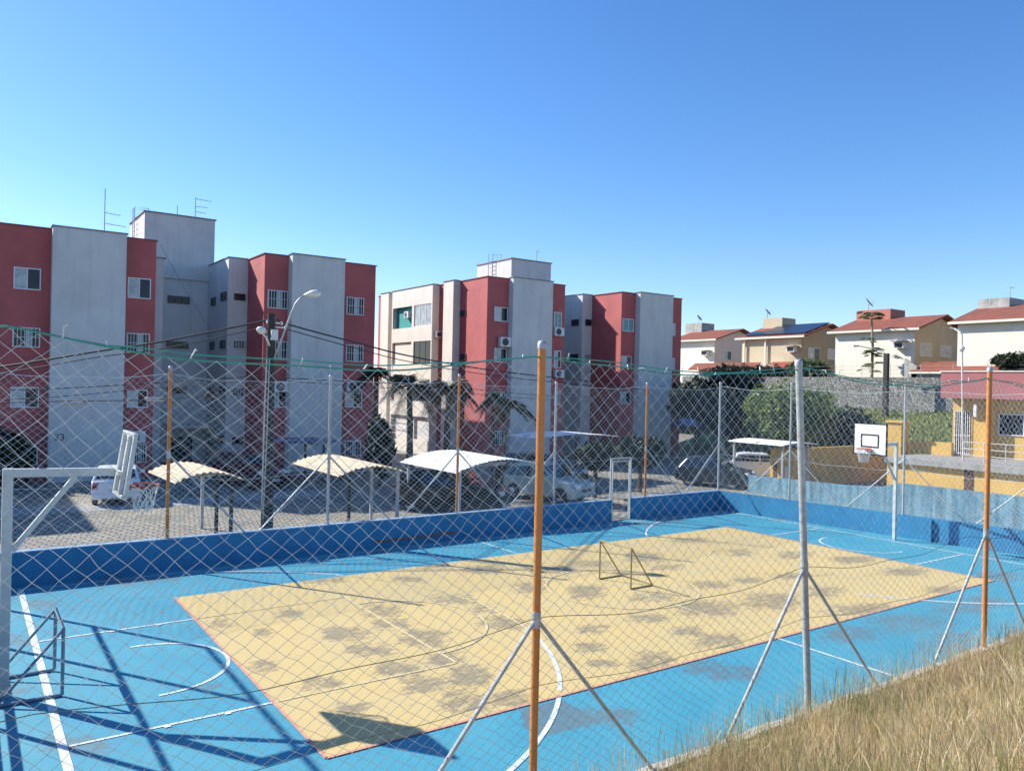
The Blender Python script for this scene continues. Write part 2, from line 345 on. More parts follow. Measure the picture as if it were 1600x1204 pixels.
class MB:
    def __init__(s): s.v = []; s.f = []; s.mi = []; s.cur = 0
    def add(s, vs, fs):
        k = len(s.v); s.v += [tuple(map(float, p)) for p in vs]
        for f in fs: s.f.append([k + i for i in f]); s.mi.append(s.cur)
        return s
    def box(s, x0, x1, y0, y1, z0, z1):
        return s.add([(x0, y0, z0), (x1, y0, z0), (x1, y1, z0), (x0, y1, z0), (x0, y0, z1), (x1, y0, z1), (x1, y1, z1), (x0, y1, z1)],
                     [(0, 3, 2, 1), (4, 5, 6, 7), (0, 1, 5, 4), (1, 2, 6, 5), (2, 3, 7, 6), (3, 0, 4, 7)])
    def quad(s, a, b, c, d): return s.add([a, b, c, d], [(0, 1, 2, 3)])
    def prism(s, poly, axis, a, b):
        """poly: list of 2-D points; axis: extrusion axis; the poly fills the other two axes in order"""
        def P(q, t):
            return {'x': (t, q[0], q[1]), 'y': (q[0], t, q[1]), 'z': (q[0], q[1], t)}[axis]
        n = len(poly)
        vs = [P(q, a) for q in poly] + [P(q, b) for q in poly]
        fs = [tuple(range(n)), tuple(range(2 * n - 1, n - 1, -1))] + [(i, i + n, (i + 1) % n + n, (i + 1) % n) for i in range(n)]
        return s.add(vs, fs)
    def tube(s, pts, r, n=8, cap=True):
        pts = [np.array(p, float) for p in pts]
        rs = r if isinstance(r, (list, tuple)) else [r] * len(pts)
        vs = []; prev = None
        for i, p in enumerate(pts):
            t = pts[min(i + 1, len(pts) - 1)] - pts[max(i - 1, 0)]
            t = t / (np.linalg.norm(t) + 1e-12)
            if prev is None:
                a = np.array([0, 0, 1.0]) if abs(t[2]) < 0.9 else np.array([1.0, 0, 0])
            else: a = prev
            a = a - t * (a @ t); a /= np.linalg.norm(a); prev = a
            b = np.cross(t, a)
            for k in range(n):
                q = 2 * math.pi * k / n
                vs.append(p + rs[i] * (math.cos(q) * a + math.sin(q) * b))
        fs = []
        for i in range(len(pts) - 1):
            for k in range(n):
                fs.append((i * n + k, i * n + (k + 1) % n, (i + 1) * n + (k + 1) % n, (i + 1) * n + k))
        if cap: fs += [tuple(range(n - 1, -1, -1)), tuple(range((len(pts) - 1) * n, len(pts) * n))]
        return s.add(vs, fs)
    def bar(s, a, b, w_, h_, up=(0, 0, 1)):
        a = np.array(a, float); b = np.array(b, float); t = (b - a) / np.linalg.norm(b - a)
        u = np.array(up, float); sd_ = np.cross(t, u); sd_ /= np.linalg.norm(sd_); u = np.cross(sd_, t)
        vs = [p + sx * sd_ * w_ / 2 + sz * u * h_ / 2 for p in (a, b) for sx, sz in ((-1, -1), (1, -1), (1, 1), (-1, 1))]
        return s.add(vs, [(0, 3, 2, 1), (4, 5, 6, 7), (0, 1, 5, 4), (1, 2, 6, 5), (2, 3, 7, 6), (3, 0, 4, 7)])
    def lathe(s, c, prof, n=16):
        vs = []; fs = []
        for (r, z) in prof:
            for k in range(n):
                q = 2 * math.pi * k / n; vs.append((c[0] + r * math.cos(q), c[1] + r * math.sin(q), c[2] + z))
        for i in range(len(prof) - 1):
            for k in range(n): fs.append((i * n + k, i * n + (k + 1) % n, (i + 1) * n + (k + 1) % n, (i + 1) * n + k))
        return s.add(vs, fs)
    def ring(s, c, R_, r, axis='z', n=24, m_=8):
        pts = []
        for k in range(n + 1):
            q = 2 * math.pi * k / n
            pts.append((c[0] + R_ * math.cos(q), c[1] + R_ * math.sin(q), c[2]) if axis == 'z' else
                       (c[0] + R_ * math.cos(q), c[1], c[2] + R_ * math.sin(q)) if axis == 'y' else (c[0], c[1] + R_ * math.cos(q), c[2] + R_ * math.sin(q)))
        return s.tube(pts, r, m_, cap=False)
    def build(s, name, mats, parent=None, smooth=False, bevel=0.0):
        o = link_mesh(name, s.v, s.f, mats, parent, smooth, s.mi if isinstance(mats, (list, tuple)) else None)
        if bevel > 0:
            md = o.modifiers.new('bevel', 'BEVEL'); md.width = bevel; md.segments = 2; md.limit_method = 'ANGLE'
        return o

def vnoise(x, y, seed=0, oct=4):
    """cheap value noise on arrays"""
    out = np.zeros_like(x, float); amp = 1.0; tot = 0
    for o in range(oct):
        xi = np.floor(x).astype(int); yi = np.floor(y).astype(int); fx = x - xi; fy = y - yi
        fx = fx * fx * (3 - 2 * fx); fy = fy * fy * (3 - 2 * fy)
        def h(a, b):
            k = (a * 374761393 + b * 668265263 + (seed + o) * 974634777) & 0x7fffffff
            k = ((k ^ (k >> 13)) * 1274126177) & 0x7fffffff
            return (k & 0xffff) / 65535.0
        v = (h(xi, yi) * (1 - fx) + h(xi + 1, yi) * fx) * (1 - fy) + (h(xi, yi + 1) * (1 - fx) + h(xi + 1, yi + 1) * fx) * fy
        out += amp * v; tot += amp; amp *= 0.5; x = x * 2.03 + 17.3; y = y * 2.03 + 9.1
    return out / tot

def sheet(name, x0, x1, y0, y1, z, step, mt, zf=None, attr=None):
    nx = max(1, int(round((x1 - x0) / step))); ny = max(1, int(round((y1 - y0) / step)))
    xs = np.linspace(x0, x1, nx + 1); ys = np.linspace(y0, y1, ny + 1)
    X, Y = np.meshgrid(xs, ys); Z = np.full_like(X, z) if zf is None else zf(X, Y)
    v = np.stack([X.ravel(), Y.ravel(), Z.ravel()], 1)
    i = np.arange(ny)[:, None] * (nx + 1) + np.arange(nx)[None, :]
    f = np.stack([i, i + 1, i + nx + 2, i + nx + 1], -1).reshape(-1, 4)
    o = link_mesh(name, v, f, mt)
    if attr is not None:
        a = o.data.attributes.new('wear', 'FLOAT', 'POINT'); a.data.foreach_set('value', attr(X, Y).ravel().astype(np.float32))
    o['kind'] = 'structure'
    return o

# ================================================================== SETTING
YF = 11.45            # court face of the far wall
sheet('ground', -1500, 1500, -1500, 1500, -0.06, 3000, M['ground'])
sheet('parking_paving', -45, 31.5, YF + 0.05, 60, 0.0, 200, M['cobble'])
sheet('gutter_strip', -8, 9, 21.7, 23.6, 0.006, 60, M['conc'])

# stains measured on the court, as world ellipses
ST_Y = [(600,953,34,11),(612,974,40,10),(545,991,42,13),(578,1014,40,13),(707,936,38,9),(664,997,42,15),(782,971,42,12),(623,1045,42,15),(693,1027,36,14),(734,1056,44,18),
 (505,1066,36,12),(666,1069,46,14),(723,1095,50,18),(408,988,18,8),(413,1041,26,12),(508,905,36,6),(683,884,30,5),(756,889,38,7),(758,950,24,8),(548,1106,30,10),(790,1092,36,12),
 (915,924,32,12),(922,881,36,7),(1003,870,34,9),(1106,913,36,7),(1080,844,34,5),(1019,932,40,9),(1104,950,60,14),(1019,1033,44,18),(1122,1000,46,14),(920,1011,30,9),(941,1038,26,7),
 (803,1088,34,13),(925,982,26,8),(830,918,32,10),(1118,913,26,7),(1203,939,54,14),(1284,924,36,11),(1126,952,40,12),(1336,952,50,10),(1417,893,40,8),(1244,867,34,7),(1336,874,40,6),
 (1159,863,30,6),(1472,920,34,6),(1365,944,24,6),(1040,886,30,6),(870,890,34,6),(980,895,26,5),(1170,905,28,5),(640,905,30,6),(450,960,26,8),(350,975,20,8),(1240,900,34,6),(1010,965,36,8),(1075,985,30,8)]
ST_B = [(185,907,44,9),(60,944,30,8),(20,1000,22,14),(1045,812,28,5),(940,813,24,4),(860,822,28,4),(1424,974,80,18),(1330,990,60,14),(1480,1000,60,16),(1233,811,30,4),(1150,1050,50,16),(1010,818,30,4),
 (600,862,30,4),(1500,950,60,12),(1540,940,40,10),(30,1075,26,10),(325,1072,24,7),(120,1160,60,18),(1100,1040,40,14),(940,1120,60,20),(1560,900,40,10),(250,905,40,6)]
def wear_fn(lst, base, seed, extra=None):
    def fn(X, Y):
        w_ = np.full_like(X, base) + 0.28 * (vnoise(X * 0.7, Y * 0.7, seed) - 0.5)
        wx = X + 0.35 * (vnoise(X * 2.2, Y * 2.2, seed + 5) - 0.5); wy = Y + 0.35 * (vnoise(X * 2.2, Y * 2.2, seed + 9) - 0.5)
        for (px, py, hw, hh) in lst:
            c = PZ(px, py); a = PZ(px + hw, py); b_ = PZ(px, py - hh)
            # ellipse whose half axes are the two measured half-widths on the ground
            A = np.array([[a[0] - c[0], b_[0] - c[0]], [a[1] - c[1], b_[1] - c[1]]]); Ai = np.linalg.inv(A)
            dx = wx - c[0]; dy = wy - c[1]
            q = np.sqrt(np.sqrt((Ai[0, 0] * dx + Ai[0, 1] * dy) ** 4 + (Ai[1, 0] * dx + Ai[1, 1] * dy) ** 4))
            w_ = np.maximum(w_, 0.80 * np.clip(1.55 - 1.15 * q, 0, 1) ** 0.8 * (0.72 + 0.55 * vnoise(X * 1.1 + px, Y * 1.1, seed + 2)) + base * 0.3)
        if extra is not None: w_ = extra(X, Y, w_)
        return w_
    return fn
def blue_extra(X, Y, w_):
    edge = np.clip((Y - 10.75) / 0.6, 0, 1) * np.clip((2.5 - X) / 3, 0, 1)
    w_ = np.maximum(w_, 0.50 * edge + 0.1 * vnoise(X * 2, Y * 2, 3))
    # bare repaired patch beside the yellow paint
    poly = [PZ(*q) for q in ((814, 1110), (870, 1094), (928, 1124), (856, 1145), (828, 1140))]
    ins = np.ones_like(X, bool); sgn_ = np.sign(sum(poly[i][0] * poly[(i + 1) % 5][1] - poly[(i + 1) % 5][0] * poly[i][1] for i in range(5)))
    for i in range(5):
        a = poly[i]; b_ = poly[(i + 1) % 5]
        ins &= ((b_[0] - a[0]) * (Y - a[1]) - (b_[1] - a[1]) * (X - a[0])) * sgn_ > 0.0
    w_ = np.where(ins, 2.2, w_)
    rim_ = np.clip((X - 19.5) / 2.2, 0, 1) * np.clip((Y + 2) / 4, 0, 1)
    return np.maximum(w_, 0.26 * rim_)
VW = 8.667
sheet('court_slab', -4.2, 23.5, -2.45, YF, 0.0, 0.12, M['slab'], attr=wear_fn(ST_B, 0.08, 31, blue_extra))
sheet('yellow_court_paint', 0, 18, 0, VW, 0.004, 0.09, M['yel'], attr=wear_fn(ST_Y, 0.20, 47))

def line(mb, pts, wd, z):
    pts = [np.array(p[:2], float) for p in pts]
    L, Rr = [], []
    for i, p in enumerate(pts):
        t = pts[min(i + 1, len(pts) - 1)] - pts[max(i - 1, 0)]; t /= np.linalg.norm(t); nn = np.array([-t[1], t[0]]) * wd / 2
        L.append((*(p + nn), z)); Rr.append((*(p - nn), z))
    n = len(pts)
    mb.add(L + Rr, [(i, n + i, n + i + 1, i + 1) for i in range(n - 1)])
def arc(c, r_, a0, a1, n=40): return [(c[0] + r_ * math.cos(R(a0 + (a1 - a0) * i / n)), c[1] + r_ * math.sin(R(a0 + (a1 - a0) * i / n))) for i in range(n + 1)]
mw = MB(); mf = MB(); mp_ = MB()
Z1, Z2 = 0.008, 0.0115
line(mw, [(-2.71, -2.3), (-2.71, 11.05)], 0.11, Z1)
line(mw, [(20.85, -2.3), (20.85, 10.9)], 0.07, Z1)
line(mw, [(-2.6, 10.93), (20.8, 10.93)], 0.045, Z1)
mid = 4.36
for sgn, bx in ((1, -2.71), (-1, 20.85)):
    for ky in (6.87, 2.06):
        line(mw, [(bx + sgn * 0.07, ky), (0.0 if sgn > 0 else 18.0, ky)], 0.055, Z1)
        line(mf, [(0.05 if sgn > 0 else 17.95, ky), (bx + sgn * 5.86, ky)], 0.055, Z2)
        for q in (1.2, 2.0): line(mw, [(bx + sgn * q, ky - .035), (bx + sgn * (q + 0.09), ky - .035)], 0.09, Z2)
    line(mf, [(bx + sgn * 5.86, 2.06), (bx + sgn * 5.86, 6.87)], 0.055, Z2)
    hc = (bx + sgn * 1.41, mid + 0.1)
    line(mw, [(hc[0] - sgn * 0.05, hc[1] + 1.26)] + [(hc[0] + sgn * 1.26 * math.cos(R(a)), hc[1] + 1.26 * math.sin(R(a))) for a in range(90, -91, -6)] + [(hc[0] - sgn * 0.05, hc[1] - 1.26)], 0.06, Z1)
    ft = (bx + sgn * 5.86, mid + 0.05)
    line(mf, [(ft[0] + sgn * 1.8 * math.cos(R(a)), ft[1] + 1.8 * math.sin(R(a))) for a in range(-90, 91, 5)], 0.05, Z2 + 0.003)
    # long arc: crosses from the blue on to the yellow paint and back
    c3 = (bx + sgn * 1.5, mid + 0.09)
    pts = [(c3[0] + sgn * 6.66 * math.cos(R(a)), c3[1] + 6.66 * math.sin(R(a))) for a in range(-90, 91, 2)]
    pts = [q for q in pts if -2.3 < q[1] < 10.9]
    inn = [q for q in pts if 0 <= q[1] <= VW]
    line(mw, [q for q in pts if q[1] <= 0.0], 0.075, Z1); line(mw, [q for q in pts if q[1] >= VW], 0.06, Z1)
    line(mw, [q for q in inn if q[1] < (2.6 if sgn > 0 else 1.2)], 0.075, Z2); line(mf, [q for q in inn if q[1] > (2.6 if sgn > 0 else 1.2)], 0.05, Z2)
line(mw, [(9.1, -2.3), (9.1, -0.02)], 0.06, Z1); line(mw, [(9.1, VW + 0.02), (9.1, 10.9)], 0.05, Z1)
line(mf, [(9.1, 0.04), (9.1, VW - 0.04)], 0.05, Z2)
line(mf, arc((9.1, mid), 1.8, 0, 360, 60), 0.05, Z2 + 0.003)
for (a, b_) in (((0, 0), (18, 0)), ((18, 0), (18, VW)), ((0, VW), (0, 0))): line(mp_, [a, b_], 0.05, Z1 + 0.006)
for k, (mb, mt) in enumerate(((mw, M['white']), (mf, M['fadewhite']), (mp_, M['pink']))):
    mb.build('court_markings', mt)['kind'] = 'structure'

kb = MB()
xs = np.linspace(-7, 24, 60)
for i in range(len(xs) - 1): kb.box(xs[i], xs[i + 1] - 0.006, -2.60, -2.45, -0.1, 0.075 + 0.015 * math.sin(i * 1.7))
kb.build('kerb', M['kerb'])['kind'] = 'structure'

def bank_z(X, Y):
    t = np.clip((-2.60 - Y), 0, None)
    z = 0.04 + 0.09 * np.minimum(t, 1.2) + 0.53 * np.clip(t - 1.2, 0, 5.4) + 0.05 * np.clip(t - 6.6, 0, None)
    return z + 0.16 * (vnoise(X * 0.8, Y * 0.8, 5) - 0.5) * np.clip(t, 0, 1)
sheet('grass_bank', -14, 40, -16, -2.60, 0, 0.3, M['soil'], zf=bank_z)

# dry grass on the bank: stems with a bend and a seed head, thick enough to hide the soil
def make_grass(n):
    x = rng.uniform(0.6, 19, n * 3); y = rng.uniform(-8.6, -2.62, n * 3)
    dist = np.hypot(x - CX, y - CY)
    keep = rng.random(n * 3) < np.clip((9.5 / dist) ** 1.0, 0.2, 1.0) * (-0.05 + 1.5 * vnoise(x * 2.1, y * 2.1, 77)) * np.clip(0.5 + (-2.6 - y) / 1.6, 0, 1)
    x, y, dist = x[keep][:n], y[keep][:n], dist[keep][:n]; n = len(x)
    z = bank_z(x, y) - 0.02
    tall = rng.random(n) ** 2.6
    near_k = np.clip((-2.6 - y) / 1.5, 0.2, 1)
    h = (0.11 + 0.55 * tall) * (0.35 + 1.2 * vnoise(x * 1.4, y * 1.4, 21)) * (0.5 + 0.5 * near_k)
    wisp = (rng.random(n) < 0.10) & (-2.6 - y < 1.3)
    h = np.where(wisp, rng.uniform(0.35, 0.85, n), h); tall = np.where(wisp, 0.6, tall)
    ang = rng.uniform(0, 2 * math.pi, n); lean = h * rng.gamma(1.3, 0.24, n) * np.where(wisp, 0.5, 1.0)
    wd = np.where(rng.random(n) < .22, rng.uniform(0.0018, 0.0032, n), rng.uniform(0.0007, 0.0015, n)) * np.clip(dist / 8.0, 0.9, 1.6) * np.where(wisp, 0.6, 1.0)
    fx = rng.uniform(0, math.pi, n); sx, sy = np.cos(fx) * wd, np.sin(fx) * wd
    dx, dy = np.cos(ang) * lean, np.sin(ang) * lean
    V = np.zeros((n, 7, 3))
    for k, t in enumerate((0.0, 0.5, 0.82)):
        bx = x + dx * t ** 1.8; by = y + dy * t ** 1.8; bz = z + h * (t - 0.08 * t ** 3)
        ws = (0.9, 0.7, np.where(tall > .35, 1.9, 0.6))[k]
        V[:, 2 * k] = np.stack([bx - sx * ws, by - sy * ws, bz], 1); V[:, 2 * k + 1] = np.stack([bx + sx * ws, by + sy * ws, bz], 1)
    V[:, 6] = np.stack([x + dx, y + dy, z + h * 0.94], 1)
    b_ = np.arange(n)[:, None] * 7
    q1 = b_ + np.array([0, 1, 3, 2]); q2 = b_ + np.array([2, 3, 5, 4]); t3 = b_ + np.array([4, 5, 6])
    pick = rng.random(n) + 0.6 * (vnoise(x * 0.7, y * 0.7, 91) - 0.5)
    mi = np.where(pick < 0.36, 0, np.where(pick < 0.60, 1, np.where(pick < 0.80, 3, 2)))
    mi = np.where((h < 0.16) & (rng.random(n) < 0.4), 2, mi)
    green = (vnoise(x * 0.8 + 3, y * 0.8, 55) > 0.60) & (rng.random(n) < .55); mi = np.where(green, 2, mi)
    brown = (vnoise(x * 0.9 + 8, y * 0.9, 59) > 0.60) & (rng.random(n) < .5); mi = np.where(brown & ~green, 4, mi)
    faces = q1.tolist() + q2.tolist() + t3.tolist()
    o = link_mesh('dry_grass', V.reshape(-1, 3), faces, [M['grass_a'], M['grass_b'], M['grass_c'], M['grass_d'], mat_leaf('grass_rusty', (0.54, 0.38, 0.24), (0.40, 0.26, 0.16), 2.0, .7, .4)], mat_idx=np.concatenate([mi, mi, mi]))
    tag(o, 'tall dry straw coloured grass covering the bank in front of the fence', 'grass', kind='stuff')
make_grass(330000)

# ================================================================== LOW WALLS ROUND THE COURT
def cap_wall(name, label, x0, x1, y0, y1, h, mt, cat='wall'):
    o = MB().box(x0, x1, y0, y1, -0.05, h).build(name, mt); tag(o, label, cat)
    if cat: MB().box(x0 - 0.01, x1 + 0.01, y0 - 0.012, y1 + 0.012, h, h + 0.025).build('wall_cap', M['wallcap'], o)
    return o
cap_wall('low_court_wall', 'long low blue wall along the far side of the court, left of the gate', -4.2, 15.2, YF, YF + 0.15, 0.74, M['wallblue'])
cap_wall('low_court_wall', 'short low blue wall between the gate opening and the corner of the court', 16.18, 20.9, YF, YF + 0.15, 0.74, M['wallblue'])
# right wall, slightly out of square with the court
rwt = thing('low_court_wall', (20.9, YF, 0), 'sunlit low blue wall across the end of the court behind the far hoop', 'wall')
A0 = np.array([20.9, YF]); A1 = np.array([22.25, 1.2]); dv = (A1 - A0) / np.linalg.norm(A1 - A0); nv = np.array([-dv[1], dv[0]])
A2 = A0 + dv * 15.0
def rw(t, off=0.0): return A0 + dv * t + nv * off
mb = MB(); h_ = 0.74
for (t0, t1, th, hh) in ((0, 15.0, 0.15, h_),):
    a, b_, c, d = rw(t0), rw(t1), rw(t1, th), rw(t0, th)
    mb.add([(*a, -.05), (*b_, -.05), (*c, -.05), (*d, -.05), (*a, hh), (*b_, hh), (*c, hh), (*d, hh)], [(0, 3, 2, 1), (4, 5, 6, 7), (0, 1, 5, 4), (1, 2, 6, 5), (2, 3, 7, 6), (3, 0, 4, 7)])
mb.build('wall', M['wallblue'], rwt)
mb = MB()
for (t0, t1, dp) in ((7.7, 7.95, 0.10), (10.75, 10.95, 0.34)):  # piers added so that their cast shadows make the wall's dark strips
    a, b_, c, d = rw(t0, -dp), rw(t1, -dp), rw(t1, 0.0), rw(t0, 0.0); hh = h_ - 0.02
    mb.add([(*a, -.05), (*b_, -.05), (*c, -.05), (*d, -.05), (*a, hh), (*b_, hh), (*c, hh), (*d, hh)], [(0, 3, 2, 1), (4, 5, 6, 7), (0, 1, 5, 4), (1, 2, 6, 5), (2, 3, 7, 6), (3, 0, 4, 7)])
mb.build('shadow_pier', M['wallblue'], rwt)
lw = MB().box(-4.35, -4.2, -2.4, YF, -0.05, 1.08).build('low_court_wall', M['wallblue']); tag(lw, 'low blue wall behind the left hoop, its shadow on the court edge', 'wall')

# ================================================================== NETS
def tubes_fast(P, E, r, n=3):
    """P: nodes, E: index pairs -> thin prisms"""
    A = P[E[:, 0]]; B = P[E[:, 1]]; t = B - A; t /= np.linalg.norm(t, axis=1)[:, None]
    up = np.tile(np.array([0.31, 0.83, 0.47]), (len(E), 1))
    s1 = np.cross(t, up); s1 /= np.linalg.norm(s1, axis=1)[:, None]; s2 = np.cross(t, s1)
    V = np.zeros((len(E), 2 * n, 3))
    for k in range(n):
        q = 2 * math.pi * k / n; o = r * (math.cos(q) * s1 + math.sin(q) * s2)
        V[:, k] = A + o; V[:, n + k] = B + o
    b_ = np.arange(len(E))[:, None] * 2 * n
    F = np.concatenate([b_ + np.array([k, (k + 1) % n, n + (k + 1) % n, n + k]) for k in range(n)])
    return V.reshape(-1, 3), F
def diamond(U, Vh, a, b, top, bottom, seed, jit):
    nu = int(U / a); nv_ = int(Vh / b)
    idx = -np.ones((nu + 1, nv_ + 1), int); pts = []
    I, J = np.meshgrid(np.arange(nu + 1), np.arange(nv_ + 1), indexing='ij'); ok = (I + J) % 2 == 0
    idx[ok] = np.arange(ok.sum())
    u = I[ok] * a; v = J[ok] / nv_
    du = jit * 6.5 * (vnoise(u * 0.55, v * 3, seed, 3) - 0.5) + jit * 0.9 * (rng.random(len(u)) - 0.5)
    dv_ = jit * 8.0 * (vnoise(u * 0.5 + 40, v * 3, seed + 3, 3) - 0.5) + jit * 0.9 * (rng.random(len(u)) - 0.5)
    wv = 0.10 * (vnoise(u * 0.4, v * 2.5, seed + 8, 2) - 0.5) * np.sin(np.pi * np.clip(v, 0, 1))
    tp = top(u)
    k = np.clip((1 - v) * 8, 0, 1)
    zz = bottom + (tp - bottom) * v ** 1.22 + dv_ * k * np.clip(v * 6, 0, 1)
    P = np.stack([u + du, wv, zz], 1)
    E = []
    for s in (1, -1):
        i, j = np.where(ok); i2, j2 = i + 1, j + s
        g = (i2 <= nu) & (j2 >= 0) & (j2 <= nv_)
        E.append(np.stack([idx[i[g], j[g]], idx[i2[g], j2[g]]], 1))
    topn = idx[:, nv_][idx[:, nv_] >= 0]
    return P, np.concatenate(E), topn
def sag_fn(stations, ztop, sag):
    st = np.array(stations)
    def f(u):
        i = np.clip(np.searchsorted(st, u) - 1, 0, len(st) - 2)
        t = np.clip((u - st[i]) / (st[i + 1] - st[i]), 0, 1)
        return ztop - sag * 4 * t * (1 - t) * (0.9 + 0.2 * np.sin(i * 2.3))
    return f
def net(name, label, origin, d, U, stations, ztop, sag, bottom, a, b, r, seed, jit, cord, cordr, nmat, knots=False):
    root = thing(name, (origin[0], origin[1], 0), label, 'net')
    f = sag_fn(stations, ztop, sag)
    P, E, topn = diamond(U, ztop - bottom, a, b, f, bottom, seed, jit)
    d = np.array([d[0], d[1], 0.0]); nrm = np.array([-d[1], d[0], 0.0]); o = np.array([origin[0], origin[1], 0.0])
    def W(Q): return o + Q[:, :1] * d + Q[:, 1:2] * nrm + Q[:, 2:] * np.array([0, 0, 1.0])
    Pw = W(P)
    V, F = tubes_fast(Pw, E, r)
    mesh = link_mesh('mesh', V, F, nmat, root)
    if knots:
        k = r * 2.0; O = np.array([(1, 0, 0), (-1, 0, 0), (0, 1, 0), (0, -1, 0), (0, 0, 1), (0, 0, -1)]) * k
        V = (Pw[:, None, :] + O[None]).reshape(-1, 3)
        fo = np.array([(0, 2, 4), (2, 1, 4), (1, 3, 4), (3, 0, 4), (2, 0, 5), (1, 2, 5), (3, 1, 5), (0, 3, 5)])
        F = (np.arange(len(Pw))[:, None, None] * 6 + fo[None]).reshape(-1, 3)
        link_mesh('knots', V, F, nmat, mesh)
    u = np.arange(0, U + 0.01, 0.22)
    c1 = np.stack([u, 0.015 * np.sin(u * 5), f(u) + 0.015 * np.sin(u * 3.1)], 1)
    mb = MB(); mb.tube(W(c1), cordr, 5)
    if cord is M['green']:
        c2 = c1.copy(); c2[:, 2] = f(u) * 0.5 + (ztop - 0.16 + 0.0 * u) * 0.5 + 0.06 + 0.03 * np.sin(u * 1.7); c2[:, 1] += 0.03
        c2[:, 2] = np.maximum(c2[:, 2], c1[:, 2] + 0.004)
        c2[:, 2] = c1[:, 2] + np.minimum(c2[:, 2] - c1[:, 2], 0.05)
        mb.tube(W(c2), cordr * 0.8, 5)
        for uu in np.arange(0.3, U, 0.31):     # loose tie ends
            if rnd.random() < 0.6:
                p = W(np.array([[uu, 0, float(f(np.array([uu]))[0])]]))[0]; q = p + np.array([rnd.uniform(-.05, .05), rnd.uniform(-.05, .05), rnd.uniform(0.03, .10)])
                q2 = q + np.array([rnd.uniform(-.05, .05), rnd.uniform(-.05, .05), rnd.uniform(-.05, .02)])
                mb.cur = 1; mb.tube([p, q, q2], 0.005, 4); mb.cur = 0
    mb.build('top_cord', [cord, M['white']], root)
    # horizontal mid line the netting is laced to
    mb = MB()
    per = stations[3] - stations[2]; ph = (u - stations[2]) / per
    for zz, rr, sg in (((2.20, 0.0042, 0.16), (1.45, 0.0034, 0.10)) if knots else ((2.25, r * 1.25, 0.10),)):
        g = np.stack([u, 0.01 * np.sin(u * 4) - 0.02, zz - sg * np.sin(np.pi * (ph % 1.0)) + 0.02 * np.sin(u * 2.7)], 1); mb.tube(W(g), rr, 4)
    mb.build('lacing_line', M['darkrope'] if knots else nmat, root)
    return root
NX0 = -6.0
net('sports_net', 'white diamond mesh net with green top cord in front of the court', (NX0, -2.50), (1, 0), 26.0,
    [-3.6 - NX0 - 5, -3.6 - NX0, 1.37 - NX0, 6.2 - NX0, 11.83 - NX0, 17.3 - NX0, 22.6 - NX0], 5.10, 0.22, 0.02, 0.0935, 0.072, 0.0025, 3, 0.026, M['green'], 0.009, M['netnear'], True)
net('sports_net', 'fine white net on the posts along the far wall by the parking', (-4.2, YF + 0.08), (1, 0), 25.6,
    [0.38 + 4.2 - 4.15, 0.38 + 4.2, 4.6 + 4.2, 8.8 + 4.2, 12.63 + 4.2, 16.9 + 4.2, 21.0 + 4.2, 26], 4.85, 0.14, 0.76, 0.0935, 0.074, 0.0030, 13, 0.010, M['net'], 0.006, M['net'])
net('sports_net', 'fine white net above the sunlit end wall behind the far hoop', (*rw(0, 0.08),), dv, 14.5, [0, 3.3, 7.3, 11.4, 15.6], 4.9, 0.14, 0.76, 0.0935, 0.074, 0.0030, 23, 0.010, M['net'], 0.006, M['net'])

# ================================================================== FENCE POSTS
def fence_post(x, y, z0, ztop, r, mt, label, group, joint=2.2, brace=1.85, bz=0.05, dirv=(1, 0), lean=(0, 0), capm=None, right=True, left=True):
    t = thing('fence_post', (x, y, z0), label, 'fence post', group)
    top = np.array([x + lean[0], y + lean[1], ztop])
    mb = MB(); mb.tube([(x, y, z0), top], r, 14); mb.build('pole', mt, t, smooth=False)
    mb = MB(); mb.lathe((top[0], top[1], ztop - 0.02), [(r * 1.12, 0), (r * 1.18, 0.05), (r * 1.0, 0.085), (0.001, 0.10)], 14); mb.build('post_cap', capm or M['galv'], t, smooth=True)
    f = (joint - z0) / (ztop - z0); jp = np.array([x + lean[0] * f, y + lean[1] * f, joint])
    if joint > 0:
        mb = MB(); mb.tube([jp - (0, 0, 0.10), jp + (0, 0, 0.08)], r * 1.13, 14); mb.build('collar', M['galv'], t)
        for s in (-1, 1):
            if (s < 0 and not left) or (s > 0 and not right): continue
            e = np.array([x + s * brace * dirv[0], y + s * brace * dirv[1], bz])
            MB().tube([jp, e], 0.024 if r > 0.04 else 0.019, 8).build('brace', M['galv'], t)
    return t
G1 = 'posts of the near fence'
fence_post(1.38, -2.50, -0.1, 5.18, 0.046, M['orange'], 'tall orange near post in the middle of the view with silver cap', G1)
fence_post(6.43, -2.50, -0.05, 5.14, 0.050, M['galv'], 'thick grey galvanised near post standing between the two orange ones', G1, lean=(-0.42, 0))
fence_post(11.85, -2.50, -0.05, 5.22, 0.046, M['orange'], 'orange near post standing in dry grass in front of the yellow building', G1)
G2 = 'posts along the far court wall'
fp = [(0.40, M['orange'], 'orange far post beside the beige carport at the left', 4.98, 2.85, True, False), (4.60, M['galv'], 'silver far post in front of the second beige carport', 4.86, 2.67, True, True),
      (8.80, M['orange'], 'orange far post in front of the white carport and black car', 5.0, 2.67, True, True), (12.63, M['galv'], 'silver far post crossing the pale teal car', 4.84, 2.56, True, True),
      (16.90, M['orange'], 'orange far post just right of the court gate', 4.9, 2.54, True, False), (20.95, M['galv'], 'silver far post at the corner where the two court walls meet', 5.0, 2.6, True, True)]
for x, mt, lb, zt, jz, rr, ll in fp:
    fence_post(x, YF + 0.08, 0.7, zt, 0.042, mt, lb, G2, joint=jz, brace=1.9, bz=0.75, right=rr, left=ll)
G3 = 'posts along the end wall'
